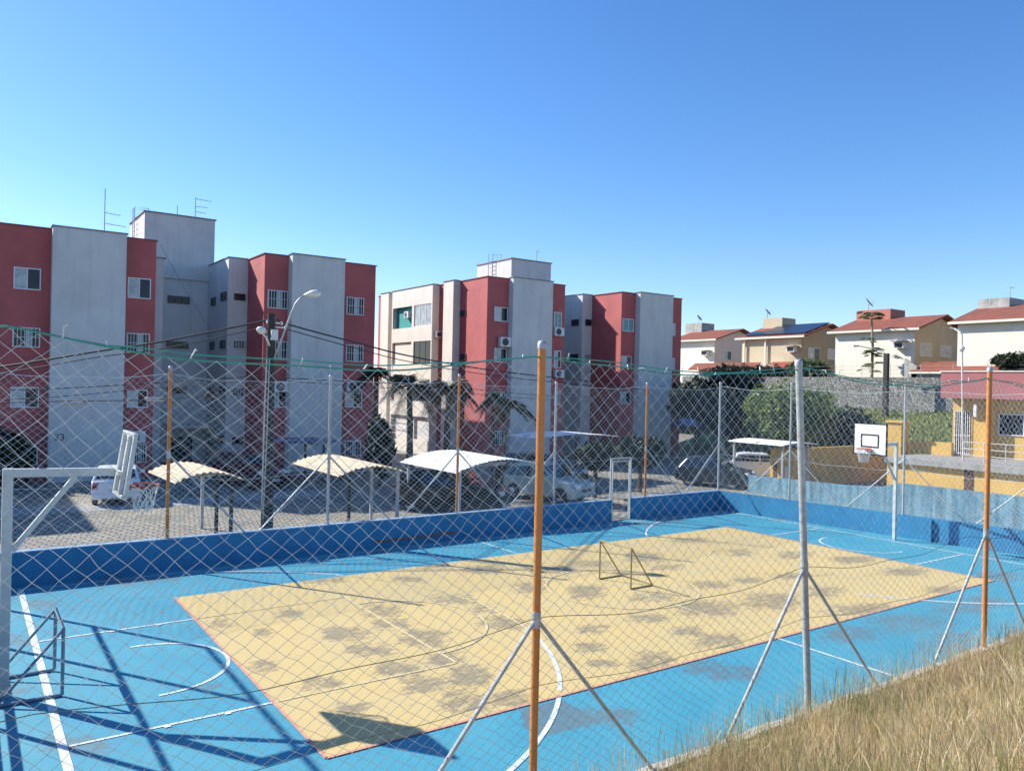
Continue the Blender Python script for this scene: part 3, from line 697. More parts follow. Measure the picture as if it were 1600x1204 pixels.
for t_, lb in ((2.95, 'thin silver post on the end wall nearest the corner, by the yellow block'), (7.0, 'thin silver post on the end wall beside the far hoop'), (11.1, 'thin silver post on the end wall below the yellow building')):
    p = rw(t_, 0.08); fence_post(p[0], p[1], 0.7, 5.0, 0.036, M['galv'], lb, G3, joint=2.6, brace=1.9, bz=0.75, dirv=dv)
# pipe frame behind the left hoop
lf = thing('pipe_fence', (-4.2, 4, 0), 'steel pipe fence frame behind the left hoop, throwing its shadow grid on the court', 'fence')
for y in (11.3, 8.5, 4.5, 0.45): MB().tube([(-4.27, y, 1.0), (-4.27, y, 5.2)], 0.05, 8).build('upright', M['galv'], lf)
for z in (5.2, 3.27, 1.35): MB().tube([(-4.27, 11.35, z), (-4.27, -2.4, z)], 0.04 if z > 2 else 0.05, 8).build('rail', M['galv'], lf)

# gate in the far wall
gt = thing('court_gate', (15.7, YF + 0.06, 0), 'narrow silver gate frame standing in the opening of the far wall', 'gate')
MB().box(15.17, 15.22, YF + .05, YF + .11, 0, 2.24).box(16.13, 16.18, YF + .05, YF + .11, 0, 2.24).box(15.22, 16.13, YF + .05, YF + .11, 2.19, 2.24).build('gate_frame', M['galv'], gt)
mb = MB()
mb.box(15.26, 15.29, YF + .06, YF + .09, 0.06, 2.12).box(16.06, 16.09, YF + .06, YF + .09, 0.06, 2.12)
for z in (0.06, 0.98, 2.09): mb.box(15.29, 16.06, YF + .06, YF + .09, z, z + 0.03)
mb.build('gate_leaf', M['white_steel'], gt)

# rusty pipe lying along the shaded wall
a = PY(585, 846, YF - 0.05); b_ = PY(713, 831, YF - 0.05)
o = MB().tube([a, (a + b_) / 2 + (0, 0, -.012), b_], 0.026, 8).build('pipe', M['rust']); tag(o, 'rusty pipe fixed low along the shaded far court wall', 'pipe')

# ================================================================== HOOPS
def hoop(px_, py_, s, label, armz, post_r, board_w, board_z, arm, lean=0.0):
    t = thing('basketball_hoop', (px_, py_, 0), label, 'basketball hoop', 'hoops at the two ends of the court')
    tz = armz + post_r
    mb = MB(); mb.box(px_ - post_r, px_ + post_r, py_ - post_r, py_ + post_r, 0, tz); mb.build('post', M['white_steel'], t, bevel=0.008)
    xe = px_ + s * arm
    mb = MB(); mb.bar((px_ + s * post_r, py_, armz), (xe, py_, armz - 0.04), post_r * 1.7, post_r * 1.8); mb.build('arm', M['white_steel'], t, bevel=0.006)
    MB().bar((px_ + s * post_r, py_, armz - 1.15), (px_ + s * arm * 0.62, py_, armz - post_r - 0.02), post_r * 1.1, post_r * 1.1).build('brace', M['white_steel'], t)
    z0, z1 = board_z; xb = xe + s * 0.07
    bd = MB().box(min(xb, xb + s * .03), max(xb, xb + s * .03), py_ - board_w / 2, py_ + board_w / 2, z0, z1).build('backboard', M['carwhite'], t)
    fr = MB(); x0, x1 = min(xb - s * .02, xb + s * .038), max(xb - s * .02, xb + s * .038); q = 0.035
    for (ya, yb_, za, zb) in ((-1, 1, z0 - q, z0), (-1, 1, z1, z1 + q)):
        fr.box(x0, x1, py_ - board_w / 2 - q, py_ + board_w / 2 + q, za, zb)
    for sy in (-1, 1): fr.box(x0, x1, min(py_ + sy * board_w / 2, py_ + sy * (board_w / 2 + q)), max(py_ + sy * board_w / 2, py_ + sy * (board_w / 2 + q)), z0, z1)
    fr.build('frame', M['black'] if s < 0 else M['white_steel'], bd)
    tg = MB(); xt0, xt1 = min(xb + s * .031, xb + s * .036), max(xb + s * .031, xb + s * .036); hw = board_w * 0.29; za, zb = z0 + 0.20, z0 + 0.62; lw_ = 0.045
    tg.box(xt0, xt1, py_ - hw, py_ + hw, za, za + lw_).box(xt0, xt1, py_ - hw, py_ + hw, zb - lw_, zb).box(xt0, xt1, py_ - hw, py_ - hw + lw_, za + lw_, zb - lw_).box(xt0, xt1, py_ + hw - lw_, py_ + hw, za + lw_, zb - lw_)
    tg.build('target', M['black'], bd)
    st = MB()
    for sy in (-1, 1): st.bar((xb - s * .03, py_ + sy * .25, z0 + 0.02), (xb - s * .03, py_ + sy * .25, z1 - 0.02), 0.05, 0.05, up=(1, 0, 0)); 
    st.bar((xe - s * .02, py_ - .3, armz - .05), (xe - s * .02, py_ + .3, armz - .05), 0.06, 0.06)
    st.build('board_support', M['white_steel'], t)
    rc = (xb + s * 0.36, py_, 3.02)
    rm = MB(); rm.ring(rc, 0.225, 0.012, 'z', 28, 8); rm.box(min(xb + s * .03, xb + s * .16), max(xb + s * .03, xb + s * .16), py_ - .05, py_ + .05, 3.0, 3.03)
    rm.bar((xb + s * .04, py_, 2.90), (xb + s * .16, py_, 3.0), 0.16, 0.02); rm = rm.build('rim', M['rimorange'], t)
    nb = []; E = []
    nn = 12
    for lv in range(6):
        rr = 0.225 - 0.095 * (lv / 5) ** 0.7
        for k in range(nn):
            q = 2 * math.pi * (k + 0.5 * (lv % 2)) / nn + 0.15 * rnd.uniform(-1, 1)
            nb.append((rc[0] + rr * math.cos(q), rc[1] + rr * math.sin(q), rc[2] - 0.085 * lv + 0.012 * rnd.uniform(-1, 1)))
    for lv in range(5):
        for k in range(nn):
            E.append((lv * nn + k, (lv + 1) * nn + k)); E.append((lv * nn + k, (lv + 1) * nn + (k - 1 if lv % 2 == 0 else k + 1) % nn))
    V, F = tubes_fast(np.array(nb), np.array(E), 0.006, 4)
    link_mesh('hoop_net', V, F, M['white'], t)
    if lean:
        P_ = Vector((xb - px_, 0, z0)); Mx = Matrix.Translation(P_) @ Matrix.Rotation(R(lean), 4, 'Y') @ Matrix.Translation(-P_)
        for o in [x for x in bpy.data.objects if x.parent == t and x.name.split('.')[0] in ('backboard', 'board_support')]: o.matrix_local = Mx
    return t
hoop(-3.27, 4.33, 1, 'white basketball hoop at the left end, seen from behind its board', 3.30, 0.068, 0.98, (2.90, 3.86), 1.42, lean=8.0)
hoop(21.10, 4.36, -1, 'far basketball hoop with black framed white board facing the camera', 3.13, 0.050, 1.04, (2.85, 3.78), 1.45)

# ================================================================== MINI GOALS
def mini_goal(x, y0, y1, h, depth, mt, label, r=0.022):
    t = thing('mini_goal', (x, (y0 + y1) / 2, 0), label, 'goal', 'small goals on the court')
    for y in (y0, y1):
        MB().tube([(x, y, r), (x, y, h)], r, 8).build('upright', mt, t)
        MB().tube([(x, y, r), (x + depth, y, r)], r, 8).build('base_bar', mt, t)
        MB().tube([(x, y, h), (x + depth, y, r)], r * 0.9, 8).build('back_stay', mt, t)
    MB().tube([(x, y0 - r * .5, h), (x, y1 + r * .5, h)], r, 8).build('crossbar', mt, t)
    MB().tube([(x + depth, y0, r), (x + depth, y1, r)], r, 8).build('rear_bar', mt, t)
    return t
mini_goal(-2.55, 3.92, 5.12, 1.0, -0.82, M['goalblue'], 'small blue grey pipe goal near the left baseline', 0.026)
mini_goal(9.16, 4.12, 5.23, 0.97, 0.72, M['goalolive'], 'small ochre pipe goal in the middle of the yellow court', 0.020)

# ================================================================== APARTMENT BLOCKS
ROOF = 11.35
def px_rect(px0, px1, py0, py1, plane, val):
    c = [(PY if plane == 'y' else PX)(x, y, val) for x in (px0, px1) for y in (py0, py1)]
    h = 0 if plane == 'y' else 1
    hs = [c[0][h], c[1][h], c[2][h], c[3][h]]; zs = [(c[0][2] + c[2][2]) / 2, (c[1][2] + c[3][2]) / 2]
    a = (hs[0] + hs[1]) / 2; b_ = (hs[2] + hs[3]) / 2
    return min(a, b_), max(a, b_), min(zs), max(zs)
def window(parent, plane, val, h0, h1, z0, z1, style='slide', name='window', open_right=True):
    """plane 'y': wall facing -Y at y=val; plane 'x': wall facing -X at x=val. proud of the wall by depth d"""
    fr, gl, gl2, gr = MB(), MB(), MB(), MB()
    def bx(mb, a, b_, za, zb, d0, d1):
        if plane == 'y': mb.box(a, b_, val - d1, val - d0, za, zb)
        else: mb.box(val - d1, val - d0, a, b_, za, zb)
    t = 0.045
    bx(fr, h0 - t, h1 + t, z1, z1 + t, -0.01, 0.05); bx(fr, h0 - t, h1 + t, z0 - t, z0, -0.01, 0.07)
    bx(fr, h0 - t, h0, z0, z1, -0.01, 0.05); bx(fr, h1, h1 + t, z0, z1, -0.01, 0.05)
    mid_ = (h0 + h1) / 2
    glm, gl2m = M['glass'], M['paleglass']
    if style in ('slide', 'grille', 'curtain', 'shut', 'teal'):
        bx(fr, mid_ - 0.02, mid_ + 0.02, z0, z1, 0.004, 0.045)
        w0 = (h0, mid_ - .02); w1 = (mid_ + .02, h1)
        dark, pale = (w1, w0) if open_right else (w0, w1)
        if style == 'grille': bx(gl, *w0, z0, z1, 0.003, 0.012); bx(gl2, w1[0], w1[0] + (w1[1] - w1[0]) * .45, z0, z1, 0.003, 0.012); bx(gl, w1[0] + (w1[1] - w1[0]) * .45, w1[1], z0, z1, 0.003, 0.012)
        elif style == 'shut': bx(gl2, *w0, z0, z1, 0.003, 0.014); bx(gl2, *w1, z0, z1, 0.003, 0.014); gl2m = M['curtain']
        elif style == 'teal': bx(gl2, *w0, z0, z1, 0.003, 0.014); bx(gl2, *w1, z0, z1, 0.003, 0.014); gl2m = M['tealglass']
        else:
            bx(gl, *dark, z0, z1, 0.003, 0.012); bx(gl2, *pale, z0, z1, 0.003, 0.02)
            if style == 'curtain': gl2m = M['curtain']
    elif style == 'louvre':
        bx(gl, h0, h1, z0, z1, 0.003, 0.012)
        for k in (1, 2): bx(fr, h0 + (h1 - h0) * k / 3 - .02, h0 + (h1 - h0) * k / 3 + .02, z0, z1, 0.004, 0.045)
        bx(fr, h0, h1, (z0 + z1) / 2 - 0.012, (z0 + z1) / 2 + 0.012, 0.013, 0.04)
    elif style == 'small':
        bx(gl, h0, h1, z0, z1, 0.003, 0.012); bx(fr, h0, h1, (z0 + z1) / 2 - .012, (z0 + z1) / 2 + .012, 0.013, 0.04)
    elif style == 'block':
        bx(gl, h0, h1, z0, z1, 0.003, 0.012)
        for k in range(1, 4): bx(fr, h0 + (h1 - h0) * k / 4 - .018, h0 + (h1 - h0) * k / 4 + .018, z0, z1, 0.013, 0.045)
        for k in range(1, 3): bx(fr, h0, h1, z0 + (z1 - z0) * k / 3 - .018, z0 + (z1 - z0) * k / 3 + .018, 0.013, 0.044)
    w_ = fr.build(name, M['dframe'] if style in ('louvre', 'small') else (M['grey'] if style == 'block' else M['wframe']), parent)
    if gl.v: gl.build('pane', glm, w_)
    if gl2.v: gl2.build('sash' if style != 'shut' else 'shutter', gl2m, w_)
    if style == 'grille':
        nb_ = max(6, int((h1 - h0) / 0.13))
        for k in range(nb_ + 1):
            q = h0 + (h1 - h0) * k / nb_; bx(gr, q - .011, q + .011, z0 - .02, z1 + .02, 0.075, 0.095)
        for zz in (z0 - .02, (z0 + z1) / 2, z1): bx(gr, h0 - .03, h1 + .03, zz, zz + .02, 0.096, 0.116)
        gr.build('grille', M['wframe'], w_)
    return w_

def coping(mb, x0, x1, y0, y1, z, o=0.06, t=0.07):
    mb.box(x0 - o, x1 + o, y0 - o, y1 + o, z, z + t)

def block(p, label, group):
    t = thing('apartment_block', (p['xl'], p['yr'], 0), label, 'apartment block', group)
    yb_, back, yr, yg, yp = p['yb'], p['yb'] + 8.0, p['yr'], p['yg'], p['yp']
    xl, xr1, rs, rwx, xl2, xr2 = p['xl'], p['xr1'], p['rs'], p['rw'], p['xl2'], p['xr2']
    Zb = -0.1
    for (xa, xb) in ((xl, xr1), (xl2, xr2)): MB().box(xa, xb, yr, back, Zb, ROOF - 0.06).build('red_bay_wall', M['red'], t)
    for (xa, xb) in ((p['p0'], p['p1']), (p['q0'], p['q1'])): MB().box(xa, xb, yp, yr - 0.003, Zb, ROOF).build('grey_panel', M['grey'], t)
    MB().box(xr1, rs, yg, back - .1, Zb, ROOF - 0.45).build('stair_side_wall', M['grey'], t)
    MB().box(rwx, xl2, yg, back - .1, Zb, ROOF - 0.02).build('stair_side_wall', M['grey'], t)
    MB().box(rs, rwx, yb_, back - .2, Zb, ROOF - 0.8).build('stair_wall', M['grey'], t)
    tw = MB().box(p['t0'], p['t1'], yb_ - 0.04, yb_ + 4.6, ROOF - 0.84, p['tz']).build('tank_tower', M['grey'], t)
    mb = MB(); coping(mb, p['t0'], p['t1'], yb_ - 0.04, yb_ + 4.6, p['tz'], 0.07, 0.07); mb.build('coping', M['coping'], tw)
    MB().box(p['t0'] + .1, p['t1'] + .0, yb_ - 0.14, yb_ - 0.043, ROOF - 0.93, ROOF - 0.80).build('ledge', M['grey'], tw)
    # ladder on the left face of the tower with its hoop above the parapet
    ld = MB(); xx = p['t0'] - 0.16; ya, yb2 = yb_ + 2.2, yb_ + 2.75; zt = p['tz'] + 0.62
    for y in (ya, yb2): ld.tube([(xx, y, ROOF - .2), (xx, y, zt), (xx + 0.75, y, zt), (xx + .75, y, p['tz'])], 0.025, 6)
    for k in range(11): ld.tube([(xx, ya, ROOF + 0.1 + .3 * k), (xx, yb2, ROOF + .1 + .3 * k)], 0.018, 6)
    ld.build('ladder', M['galv'], tw)
    mb = MB()
    coping(mb, p['p0'], p['p1'], yp, yr - .08, ROOF, 0.05, 0.06); coping(mb, p['q0'], p['q1'], yp, yr - .08, ROOF, 0.05, 0.06)
    mb.box(rwx - .05, xl2 - .01, yg - .05, back - .15, ROOF - .02, ROOF + .035); mb.box(xr1 + .07, rs + .1, yg - .06, back - .15, ROOF - .45, ROOF - .39)
    mb.build('grey_coping', M['coping'], t)
    mb = MB(); coping(mb, xl, xr1, yr, back, ROOF - .06, 0.05, 0.055); coping(mb, xl2, xr2, yr, back, ROOF - .06, 0.05, 0.054); mb.build('red_coping', M['redcoping'], t)
    # left flank: white pillar, balcony block, second pillar
    f = p['flank']
    mb = MB()
    for (ya_, yb_2) in ((3.16, 4.4), (12.4, 13.7)): MB().box(xl - f, xl - .003, yr + ya_, yr + yb_2, Zb, ROOF - .02).build('flank_pillar', M['cream'], t)
    mb.box(xl - f, xl - .004, yr + 5.85, yr + 5.98, Zb, ROOF - .02); mb.box(xl - f, xl - .004, yr + 11.65, yr + 11.8, Zb, ROOF - .02)
    mb.box(xl - f, xl - f + .12, yr + 8.40, yr + 8.72, Zb, ROOF - .02)
    bands = [(10.1, ROOF - .02), (7.62, 8.62), (5.05, 6.05), (2.5, 3.5), (Zb, 0.95)]
    for (za, zb) in bands:
        mb.box(xl - f, xl - f + .12, yr + 5.98, yr + 8.40, za, zb); mb.box(xl - f, xl - f + .12, yr + 8.72, yr + 11.65, za, zb)
    mb.build('balcony_block_walls', M['cream'], t)
    mb = MB(); mb.box(xl - f - .05, xl - .06, yr + 3.1, yr + 4.46, ROOF - .02, ROOF + .03); mb.box(xl - f - .05, xl - .06, yr + 5.8, yr + 11.86, ROOF - .02, ROOF + .03); mb.box(xl - f - .05, xl - .06, yr + 12.35, yr + 13.76, ROOF - .02, ROOF + .03)
    mb.build('flank_coping', M['coping'], t)
    return t

B1 = dict(xl=-2.65, p0=-0.69, p1=2.28, xr1=3.66, rs=4.56, rw=7.83, xl2=8.87, q0=10.13, q1=13.03, xr2=15.12, yp=30.75, yr=31.35, yg=34.25, yb=38.5, t0=4.33, t1=8.12, tz=14.02, flank=2.3)  # deep flank added out of view, for its shadow on the paving
B2 = dict(xl=22.05, p0=23.62, p1=26.70, xr1=28.05, rs=28.95, rw=32.12, xl2=33.02, q0=34.32, q1=37.55, xr2=38.92, yp=29.95, yr=30.42, yg=33.50, yb=37.6, t0=28.72, t1=32.35, tz=13.98, flank=0.52)
GB = 'red and grey apartment blocks in the row'
b1 = block(B1, 'red and light grey apartment block at the left, numbered 23, with tall tank tower', GB)
b2 = block(B2, 'red and grey apartment block with cream balcony flank, in the middle of the view', GB)
bo = copy_tree(b1); bo.location = (-27.0, 31.35, 0); bo['label'] = 'apartment block beyond the left picture edge, its shadow on the paving'
def wpx(b, plane, val, r, style, orr=True):
    return window(b, plane, val, *px_rect(*r, plane, val), style=style, open_right=orr)
yr = B1['yr']
for r, s in (((23, 62, 420, 451), 'slide'), ((21, 61, 513, 541), 'grille'), ((18, 59, 606, 635), 'curtain'), ((17, 57, 699, 726), 'grille'),
             ((201, 234, 436, 465), 'slide'), ((199, 232, 522, 550), 'grille'), ((200, 229, 610, 635), 'curtain'), ((206, 227, 694, 721), 'grille'),
             ((419, 448, 455, 481), 'grille'), ((421, 447, 534, 559), 'grille'), ((424, 446, 612, 635), 'slide'),
             ((542, 567, 466, 491), 'grille'), ((541, 566, 540, 564), 'grille'), ((540, 564, 614, 635), 'curtain'), ((539, 562, 689, 711), 'grille')):
    wpx(b1, 'y', yr, r, s)
for r in ((263, 295, 464, 473), (261, 293, 535, 543), (262, 290, 606, 613)): wpx(b1, 'y', B1['yb'], r, 'louvre')
for r, s in (((367, 382, 460, 468), 'small'), ((365, 381, 533, 543), 'block'), ((364, 380, 607, 617), 'block'), ((364, 379, 684, 692), 'small')): wpx(b1, 'y', B1['yg'], r, s)
for r in ((331, 337, 466, 476), (346, 354, 458, 468), (329, 335, 535, 545), (345, 352, 533, 543), (328, 334, 606, 615), (344, 351, 605, 614), (327, 333, 682, 692), (342, 349, 681, 691)): wpx(b1, 'x', B1['rw'], r, 'small')
yr2 = B2['yr']
for r, s, orr in (((773, 792, 481, 501), 'curtain', True), ((773, 790, 545, 565), 'slide', True), ((772, 790, 613, 634), 'grille', True), ((770, 789, 674, 694), 'grille', True),
             ((866, 876, 489, 511), 'teal', True), ((866, 875, 549, 574), 'slide', True), ((866, 874, 612, 632), 'grille', True), ((973, 989, 499, 517), 'teal', True), ((971, 985, 557, 574), 'curtain', True), ((970, 984, 613, 630), 'slide', True),
             ((1045, 1054, 506, 523), 'curtain', False), ((1044, 1053, 560, 576), 'shut', True)):
    wpx(b2, 'y', yr2, r, s, orr)
for r, s in (((915, 923, 500, 508), 'small'), ((914, 922, 554, 562), 'block')): wpx(b2, 'y', B2['yg'], r, s)
for r in ((894, 904, 500, 508), (893, 903, 554, 563)): wpx(b2, 'x', B2['rw'], r, 'louvre')
# narrow bathroom windows on the red flank by the first pillar
for r in ((720.5, 728, 486, 493), (720.5, 728, 554, 561), (720, 727, 620, 627)): wpx(b2, 'x', B2['xl'], r, 'small')
# balcony flank of the middle block: glazing and interior set back inside real openings
xf = B2['xl'] - B2['flank']
for k, (za, zb) in enumerate(((8.62, 10.1), (6.05, 7.62), (3.5, 5.05))):
    y0, y1 = yr2 + 5.98, yr2 + 8.40
    wd = MB(); 
    for q in range(4): 
        yy = y0 + (y1 - y0) * q / 3; wd.box(xf + .03, xf + .08, max(y0, yy - .03), min(y1, yy + .03), za, zb)
    wd.box(xf + .031, xf + .079, y0, y1, za, za + .05).box(xf + .031, xf + .079, y0, y1, zb - .05, zb)
    wo_ = wd.build('window', M['wframe'] if k != 1 else M['dframe'], b2)
    MB().box(xf + .05, xf + .06, y0, y1, za + .05, zb - .05).build('pane', M['paleglass'] if k == 0 else M['glass'], wo_)
    y0, y1 = yr2 + 8.72, yr2 + 11.65
    dq = .30 if k == 0 else .14
    MB().box(xf + dq, xf + dq + .04, y0, y1, za - .3, zb + .3).build('balcony_wall', (M['teal'], M['cream'], M['cream'])[k], b2)
MB().box(xf + .24, xf + .30, yr2 + 6.0, yr2 + 11.6, .8, 2.6).build('balcony_wall', M['grey'], b2)
mb = MB()
for zz in (1.2, 1.7, 2.2): mb.box(xf - .03, xf - .004, yr2 + 8.8, yr2 + 11.6, zz, zz + .03)
mb.build('slats', M['wframe'], b2)
MB().tube([(B2['xl'] - .06, yr2 + 4.75, 0), (B2['xl'] - .06, yr2 + 4.75, ROOF - .1)], 0.07, 8).build('downpipe', M['brickpink'], b2)
# block number on the first grey panel
def text(s, size, loc, rot, mt, parent, name, ext=0.012):
    cu = bpy.data.curves.new(name, 'FONT'); cu.body = s; cu.size = size; cu.extrude = ext; cu.align_x = 'CENTER'; cu.align_y = 'CENTER'
    cu.materials.append(mt); tmp = bpy.data.objects.new(name + '_curve', cu); COL.objects.link(tmp); bpy.context.view_layer.update()
    me = bpy.data.meshes.new_from_object(tmp); bpy.data.objects.remove(tmp)
    o = bpy.data.objects.new(name, me); COL.objects.link(o); o.parent = parent
    o.location = Vector(loc) - Vector(root_loc(parent)); o.rotation_euler = rot; return o
q = PY(93, 683, B1['yp']); text('23', 0.42, (q[0], B1['yp'] - 0.012, q[2]), (R(90), 0, 0), M['black'], b1, 'block_number')
q0 = PY(250, 382, B1['yg'] - .03); q1 = PY(322, 505, B1['yb'] - .06)
MB().tube([q0, (q0 + q1) / 2 + (0, 0, -.12), q1], .007, 5).build('wall_cable', M['wire'], b1)
for py in (448, 452.5, 457, 530, 534, 538):
    q = PY(246.5, py, B1['yg']); MB().box(3.68, 3.80, B1['yg'] - .08, B1['yg'] - .004, q[2] - .04, q[2] + .04).build('vent', M['acdark'], b1)
# entrance and stair opening in the recess of the first block
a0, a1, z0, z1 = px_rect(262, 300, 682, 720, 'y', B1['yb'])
MB().box(a0, a1, B1['yb'] - .03, B1['yb'] - .004, z0, z1).build('stair_opening_shade', M['acdark'], b1)  # flat dark panel in place of the shade inside the opening
a0, a1, z0, z1 = px_rect(256, 330, 662, 682, 'y', B1['yb'])
MB().box(a0, a1, B1['yb'] - 1.6, B1['yb'] - .004, z1 - .16, z1).build('entrance_canopy', M['grey'], b1)

# ------------------------------------------------------------------ air conditioners
ac0 = None
def ac_proto():
    t = thing('air_conditioner', (0, 0, 0), '', 'air conditioner', 'air conditioners on the walls')
    c = MB().box(-.40, .40, -.36, -.08, 0, .56).build('casing', M['acwhite'], t, bevel=0.015)
    MB().lathe((0, 0, 0), [(0.001, 0), (.22, 0), (.22, .012), (0.001, .013)], 20).build('fan_grille', M['acdark'], t)
    g = [o for o in bpy.data.objects if o.parent == t and o.name.startswith('fan_grille')][0]
    g.rotation_euler = (R(90), 0, 0); g.location = (-.08, -.362, .28)
    MB().box(-.32, -.27, -.34, 0, -.05, 0).box(.27, .32, -.34, 0, -.05, 0).build('bracket', M['galv'], t)
    return t
def ac(px, py, plane, val, label, sc=1.0, rz=0.0):
    global ac0
    p = (PY if plane == 'y' else PX)(px, py, val)
    if ac0 is None: ac0 = ac_proto(); t = ac0
    else: t = copy_tree(ac0)
    t.location = p; t.rotation_euler = (0, 0, rz if plane == 'y' else R(-90)); t['label'] = label; t.scale = (sc, sc, sc)
ac(549, 611, 'y', yr, 'air conditioner on the right red bay of the left block, above a window')
ac(211, 691, 'y', yr, 'air conditioner on the left block low above the grilled window behind the hoop board')
ac(437, 612, 'y', yr, 'air conditioner behind the utility pole on the left block')
ac(786, 542, 'y', yr2, 'air conditioner with dark fan on the red corner of the middle block', 1.05)
ac(869.5, 525, 'y', yr2, 'air conditioner under the teal curtained window by the middle grey panel', 0.95)
ac(870, 590, 'y', yr2, 'air conditioner low behind the white cap of the orange post', 0.9)
ac(640, 497, 'x', xf + .29, 'air conditioner inside the teal balcony of the cream flank', 0.8)
ac(684.5, 528, 'y', yr2 + 5.84, 'air conditioner on the shaded end of the cream balcony block', 0.8)

# ------------------------------------------------------------------ aerials
def aerial(p, h, arms, label, r=0.022):
    t = thing('tv_aerial', p, label, 'aerial', 'aerials on the roofs')
    MB().tube([p, (p[0], p[1], p[2] + h)], r, 6).build('mast', M['galv'], t)
    mb = MB()
    for (z, L, n) in arms:
        a = np.array([p[0], p[1], p[2] + z]); d_ = np.array([0.93, -0.25, -0.10 if n < 6 else -.02]); e = a + d_ * L
        mb.tube([a, e], 0.016, 5)
        for k in range(n):
            c = a + d_ * L * (k + .6) / n; s_ = 0.22 - .02 * k; mb.tube([c + (s_ * .3, s_, 0), c - (s_ * .3, s_, 0)], 0.008, 4)
    if mb.v: mb.build('antenna_arms', M['galv'], t)
p = PY(163, 362, 34.5); aerial(p - (0, 0, .4), 2.55, [(1.35, .75, 4), (.82, 1.0, 5)], 'tall bare aerial mast on the left roof with two short arms')
p = PY(305, 340, 38.9); aerial(p - (0, 0, .2), 1.35, [(1.3, .9, 5), (.85, .7, 6), (.55, .6, 5)], 'aerial with stacked arms on the tall white tank tower')
p = PY(277, 336, 39.5); aerial(p - (0, 0, .3), .85, [], 'thin short rod on the tall white tank tower')
p = PY(838.5, 408, 38.5); aerial(p - (0, 0, .2), 1.0, [(.95, .25, 2)], 'thin aerial on the tank tower of the middle block')

# ================================================================== UTILITY POLE AND CABLES
UY = 14.5
ub = PZ(413, 838.5); ut = PY(428, 492, UY); UX = 3.85
up = thing('utility_pole', (UX, UY, 0), 'dark concrete utility pole with curved street lamp in front of the left block', 'utility pole')
MB().tube([(UX, UY, 0), (UX, UY, 6.78)], [.19, .115], 12).build('pole', M['pole'], up)
lh = PY(476, 461, UY - .5); l0 = PY(428, 560, UY - .1)
l1 = PY(455, 490, UY - .35)
sp = [l0, l0 * .55 + l1 * .45, l1, PY(462, 474, UY - .45), PY(468, 467, UY - .48), lh]
la = MB().tube(sp, 0.032, 8).build('lamp_arm', M['galv'], up, smooth=True)
hv = np.array([.80, -.55, .05]); hv /= np.linalg.norm(hv)
prof = [(-.02, .05), (.06, .09), (.18, .17), (.34, .18), (.46, .12), (.52, .01)]
V = []; F = []
up_ = np.array([0, 0, 1.0]); sdv = np.cross(hv, up_)
for (d_, r_) in prof:
    for k in range(14):
        a_ = 2 * math.pi * k / 14; V.append(lh + hv * d_ + sdv * r_ * math.cos(a_) + up_ * (r_ * .75 * math.sin(a_) if math.sin(a_) > 0 else r_ * .55 * math.sin(a_)) + up_ * .06 * d_)
for i in range(len(prof) - 1):
    for k in range(14): F.append((i * 14 + k, i * 14 + (k + 1) % 14, (i + 1) * 14 + (k + 1) % 14, (i + 1) * 14 + k))
F += [tuple(range(13, -1, -1)), tuple(range(5 * 14, 6 * 14))]
link_mesh('lamp_head', V, F, M['acwhite'], la, smooth=True)
fl = PY(408, 514, UY - .3); fb = PY(421, 540, UY - .12)
MB().tube([fb, (fb + fl) / 2 + (.03, 0, 0), fl - (0, 0, .08)], 0.03, 6).lathe(fl - (0, 0, .05), [(.04, -.1), (.10, -.05), (.15, .04), (.10, .11), (.001, .13)], 12).build('floodlight', M['acwhite'], up, smooth=True)
bx_ = PY(428, 523, UY - .14)
MB().box(bx_[0] - .10, bx_[0] + .10, bx_[1] - .10, bx_[1], bx_[2] - .16, bx_[2] + .16).build('junction_box', M['acwhite'], up, bevel=.01)
for (px, py) in ((418, 503), (440, 505), (446, 512), (414, 518)):
    mb = MB(); q = PY(px, py, UY); mb.tube([(UX, UY, q[2]), (q[0], UY, q[2])], .022, 6); mb.lathe((q[0], UY, q[2] - .05), [(.03, 0), (.05, .04), (.03, .10), (.001, .11)], 8); mb.build('insulator', M['acwhite'], up)
MB().tube([PY(417, 560, UY - .2), PY(413, 640, UY - .2), PY(409, 790, UY - .2)], .022, 6).build('conduit', M['galv'], up)
MB().tube([PY(421, 560, UY - .2), PY(417, 680, UY - .2), PY(411, 812, UY - .22)], .016, 6).build('conduit', M['galv'], up)

def cable(pix, Ys, r, label, name='overhead_cable', group=None, n=10):
    P_ = [PY(px, py, Y) for (px, py), Y in zip(pix, Ys)]
    pts = []
    for i in range(len(P_) - 1):
        p0, p1, p2, p3 = P_[max(i - 1, 0)], P_[i], P_[i + 1], P_[min(i + 2, len(P_) - 1)]
        for k in range(n):
            t = k / n; pts.append(0.5 * ((2 * p1) + (-p0 + p2) * t + (2 * p0 - 5 * p1 + 4 * p2 - p3) * t * t + (-p0 + 3 * p1 - 3 * p2 + p3) * t ** 3))
    pts.append(P_[-1])
    o = MB().tube(pts, r, 6).build(name, M['wire']); tag(o, label, 'cable', group); return o
GC = 'overhead cables at the utility pole'
cable([(425, 498), (390, 506), (250, 534), (150, 549), (0, 573), (-150, 590)], [14.5, 14.7, 15.4, 15.9, 16.7, 17.6], .028, 'thick upper black cable running left from the utility pole', group=GC)
cable([(425, 506), (390, 516), (250, 545), (150, 558), (0, 583), (-150, 600)], [14.5, 14.7, 15.4, 15.9, 16.7, 17.6], .016, 'thin black cable just under the thick one left of the pole', group=GC)
cable([(431, 498), (455, 508), (560, 536), (640, 556), (760, 577), (900, 593), (1100, 612), (1380, 600)], [14.5, 14.8, 16.5, 18, 21, 25, 33, 48], .028, 'thick upper black cable running right from the utility pole', group=GC)
